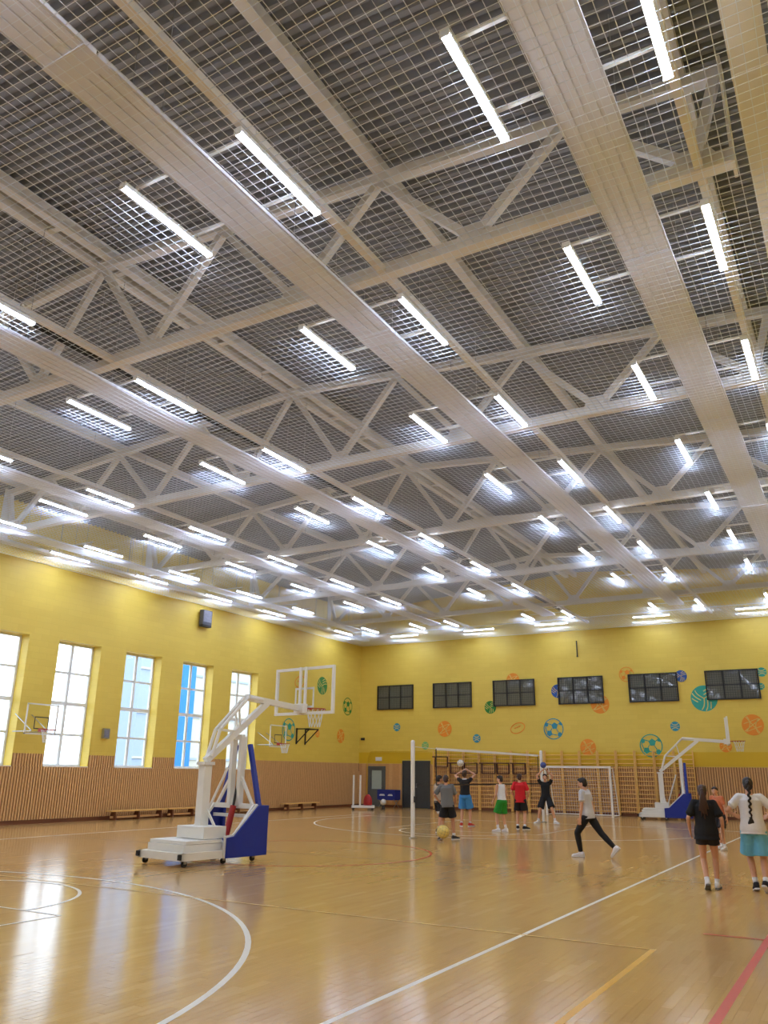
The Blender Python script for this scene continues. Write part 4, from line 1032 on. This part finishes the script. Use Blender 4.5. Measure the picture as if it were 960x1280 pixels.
person('boy in light grey T-shirt and black trousers striding past the goal', (-5.35, 18.05, 0), D(84), 1.64,
       dict(lean=.12, hip=.87, ank_l=(-.07, .19, .085), ank_r=(.07, -.55, .20), fd_r=(.0, .75, -.75), kp_r=(.1, 1, .2), wr_l=(-.22, .10, .80), wr_r=(.22, -.05, .80), nod=.05),
       dict(hair='hair_dark', shirt='cloth_lightgrey', shorts='cloth_black', leg=1.5, hem=.84, loose=.028, shoe='cloth_white', sole='cloth_white', pl=.018, sleeve=.6, sock=.12))
person('boy in grey T-shirt and black shorts stepping around the pale yellow ball', (-9.78, 20.35, 0), D(20), 1.6,
       dict(lean=.1, side=-.06, ank_l=(-.16, -.12, .1), ank_r=(.17, .1, .085), fd_l=(-.6, .8, -.3), fd_r=(.7, .7, 0), wr_l=(-.24, .18, .98), wr_r=(.18, .22, .93), ep_r=(1, -.5, 0), ep_l=(-1, -.5, 0)),
       dict(hair='hair_brown', shirt='cloth_grey', shorts='cloth_black', leg=.75, hem=.84, loose=.035, sleeve=.75, shoe='cloth_charcoal', sole='cloth_white', pl=.035, skin='skin_tan'))
person('boy in sand-coloured shirt half hidden behind the boy in grey', (-11.2, 22.7, 0), D(-30), 1.58,
       dict(lean=.05, ank_l=(-.12, .1, .085), ank_r=(.1, -.08, .085), wr_l=(-.2, .2, 1.0), wr_r=(.22, .15, .95)),
       dict(hair='hair_dark', shirt='cloth_sand', shorts='cloth_black', under='cloth_white', leg=.62, shoe='cloth_charcoal', skin='skin_tan'))
person('player in black top and blue shorts lifting a ball overhead, back turned', (-11.72, 25.75, 0), D(10), 1.74,
       dict(lean=-.03, ank_l=(-.13, -.02, .085), ank_r=(.13, .08, .085), fd_l=(-.4, 1, 0), fd_r=(.5, 1, 0), wr_l=(-.14, .16, 1.68), wr_r=(.08, .18, 1.70), ep_l=(-1, .4, .2), ep_r=(1, .4, .2), pn_l=(1, .3, 0), pn_r=(-1, .3, 0), nod=-.25),
       dict(hair='hair_brown', shirt='cloth_black', collar='cloth_white', shorts='cloth_blue', leg=.85, sleeve=.3, shoe='cloth_shoered', sole='cloth_white', pl=.04, sock=.06))
ball((-11.95, 25.93, 1.98), .115, 'ball_white', 'ball_seam', 'whitish volleyball held up by the player in blue shorts')
person('boy in white vest and green shorts standing with feet apart', (-9.78, 24.15, 0), D(70), 1.6,
       dict(lean=.08, ank_l=(-.16, .05, .085), ank_r=(.16, .0, .085), fd_l=(-.5, 1, 0), wr_l=(-.18, .2, .92), wr_r=(.2, .12, .9), head=.3),
       dict(hair='hair_dark', shirt='cloth_white', shorts='cloth_green', leg=.82, sleeve=.1, hem=.9, shoe='cloth_white', sole='cloth_white', pl=.045, sock=.16))
person('boy in red T-shirt and black shorts beside the boy in green shorts', (-9.72, 25.55, 0), D(12), 1.66,
       dict(ank_l=(-.12, .05, .085), ank_r=(.12, -.04, .085), fd_r=(.7, .7, 0), wr_l=(-.22, .16, 1.0), wr_r=(.22, .18, 1.0)),
       dict(hair='hair_brown', shirt='cloth_red', shorts='cloth_black', leg=.75, sleeve=.7, hem=.82, loose=.03, shoe='cloth_black', sole='cloth_white', pl=.035, sock=.07))
person('player all in black facing out with both arms raised, in front of the goal', (-10.06, 28.95, 0), D(195), 1.7,
       dict(ank_l=(-.30, .1, .1), ank_r=(.30, -.02, .085), hip=.88, fd_l=(-.7, .7, 0), fd_r=(.7, .7, 0), wr_l=(-.1, .1, 1.76), wr_r=(.1, .1, 1.76), ep_l=(-1, .2, .0), ep_r=(1, .2, .0), pn_l=(1, .3, 0), pn_r=(-1, .3, 0)),
       dict(hair='hair_dark', shirt='cloth_black', shorts='cloth_black', leg=.85, sleeve=.5, shoe='cloth_white', sole='cloth_white', pl=.035, sock=.12))
ball((-10.06, 28.83, 1.97), .105, 'ball_blue', 'ball_seam', 'blue and white ball held overhead by the player all in black')
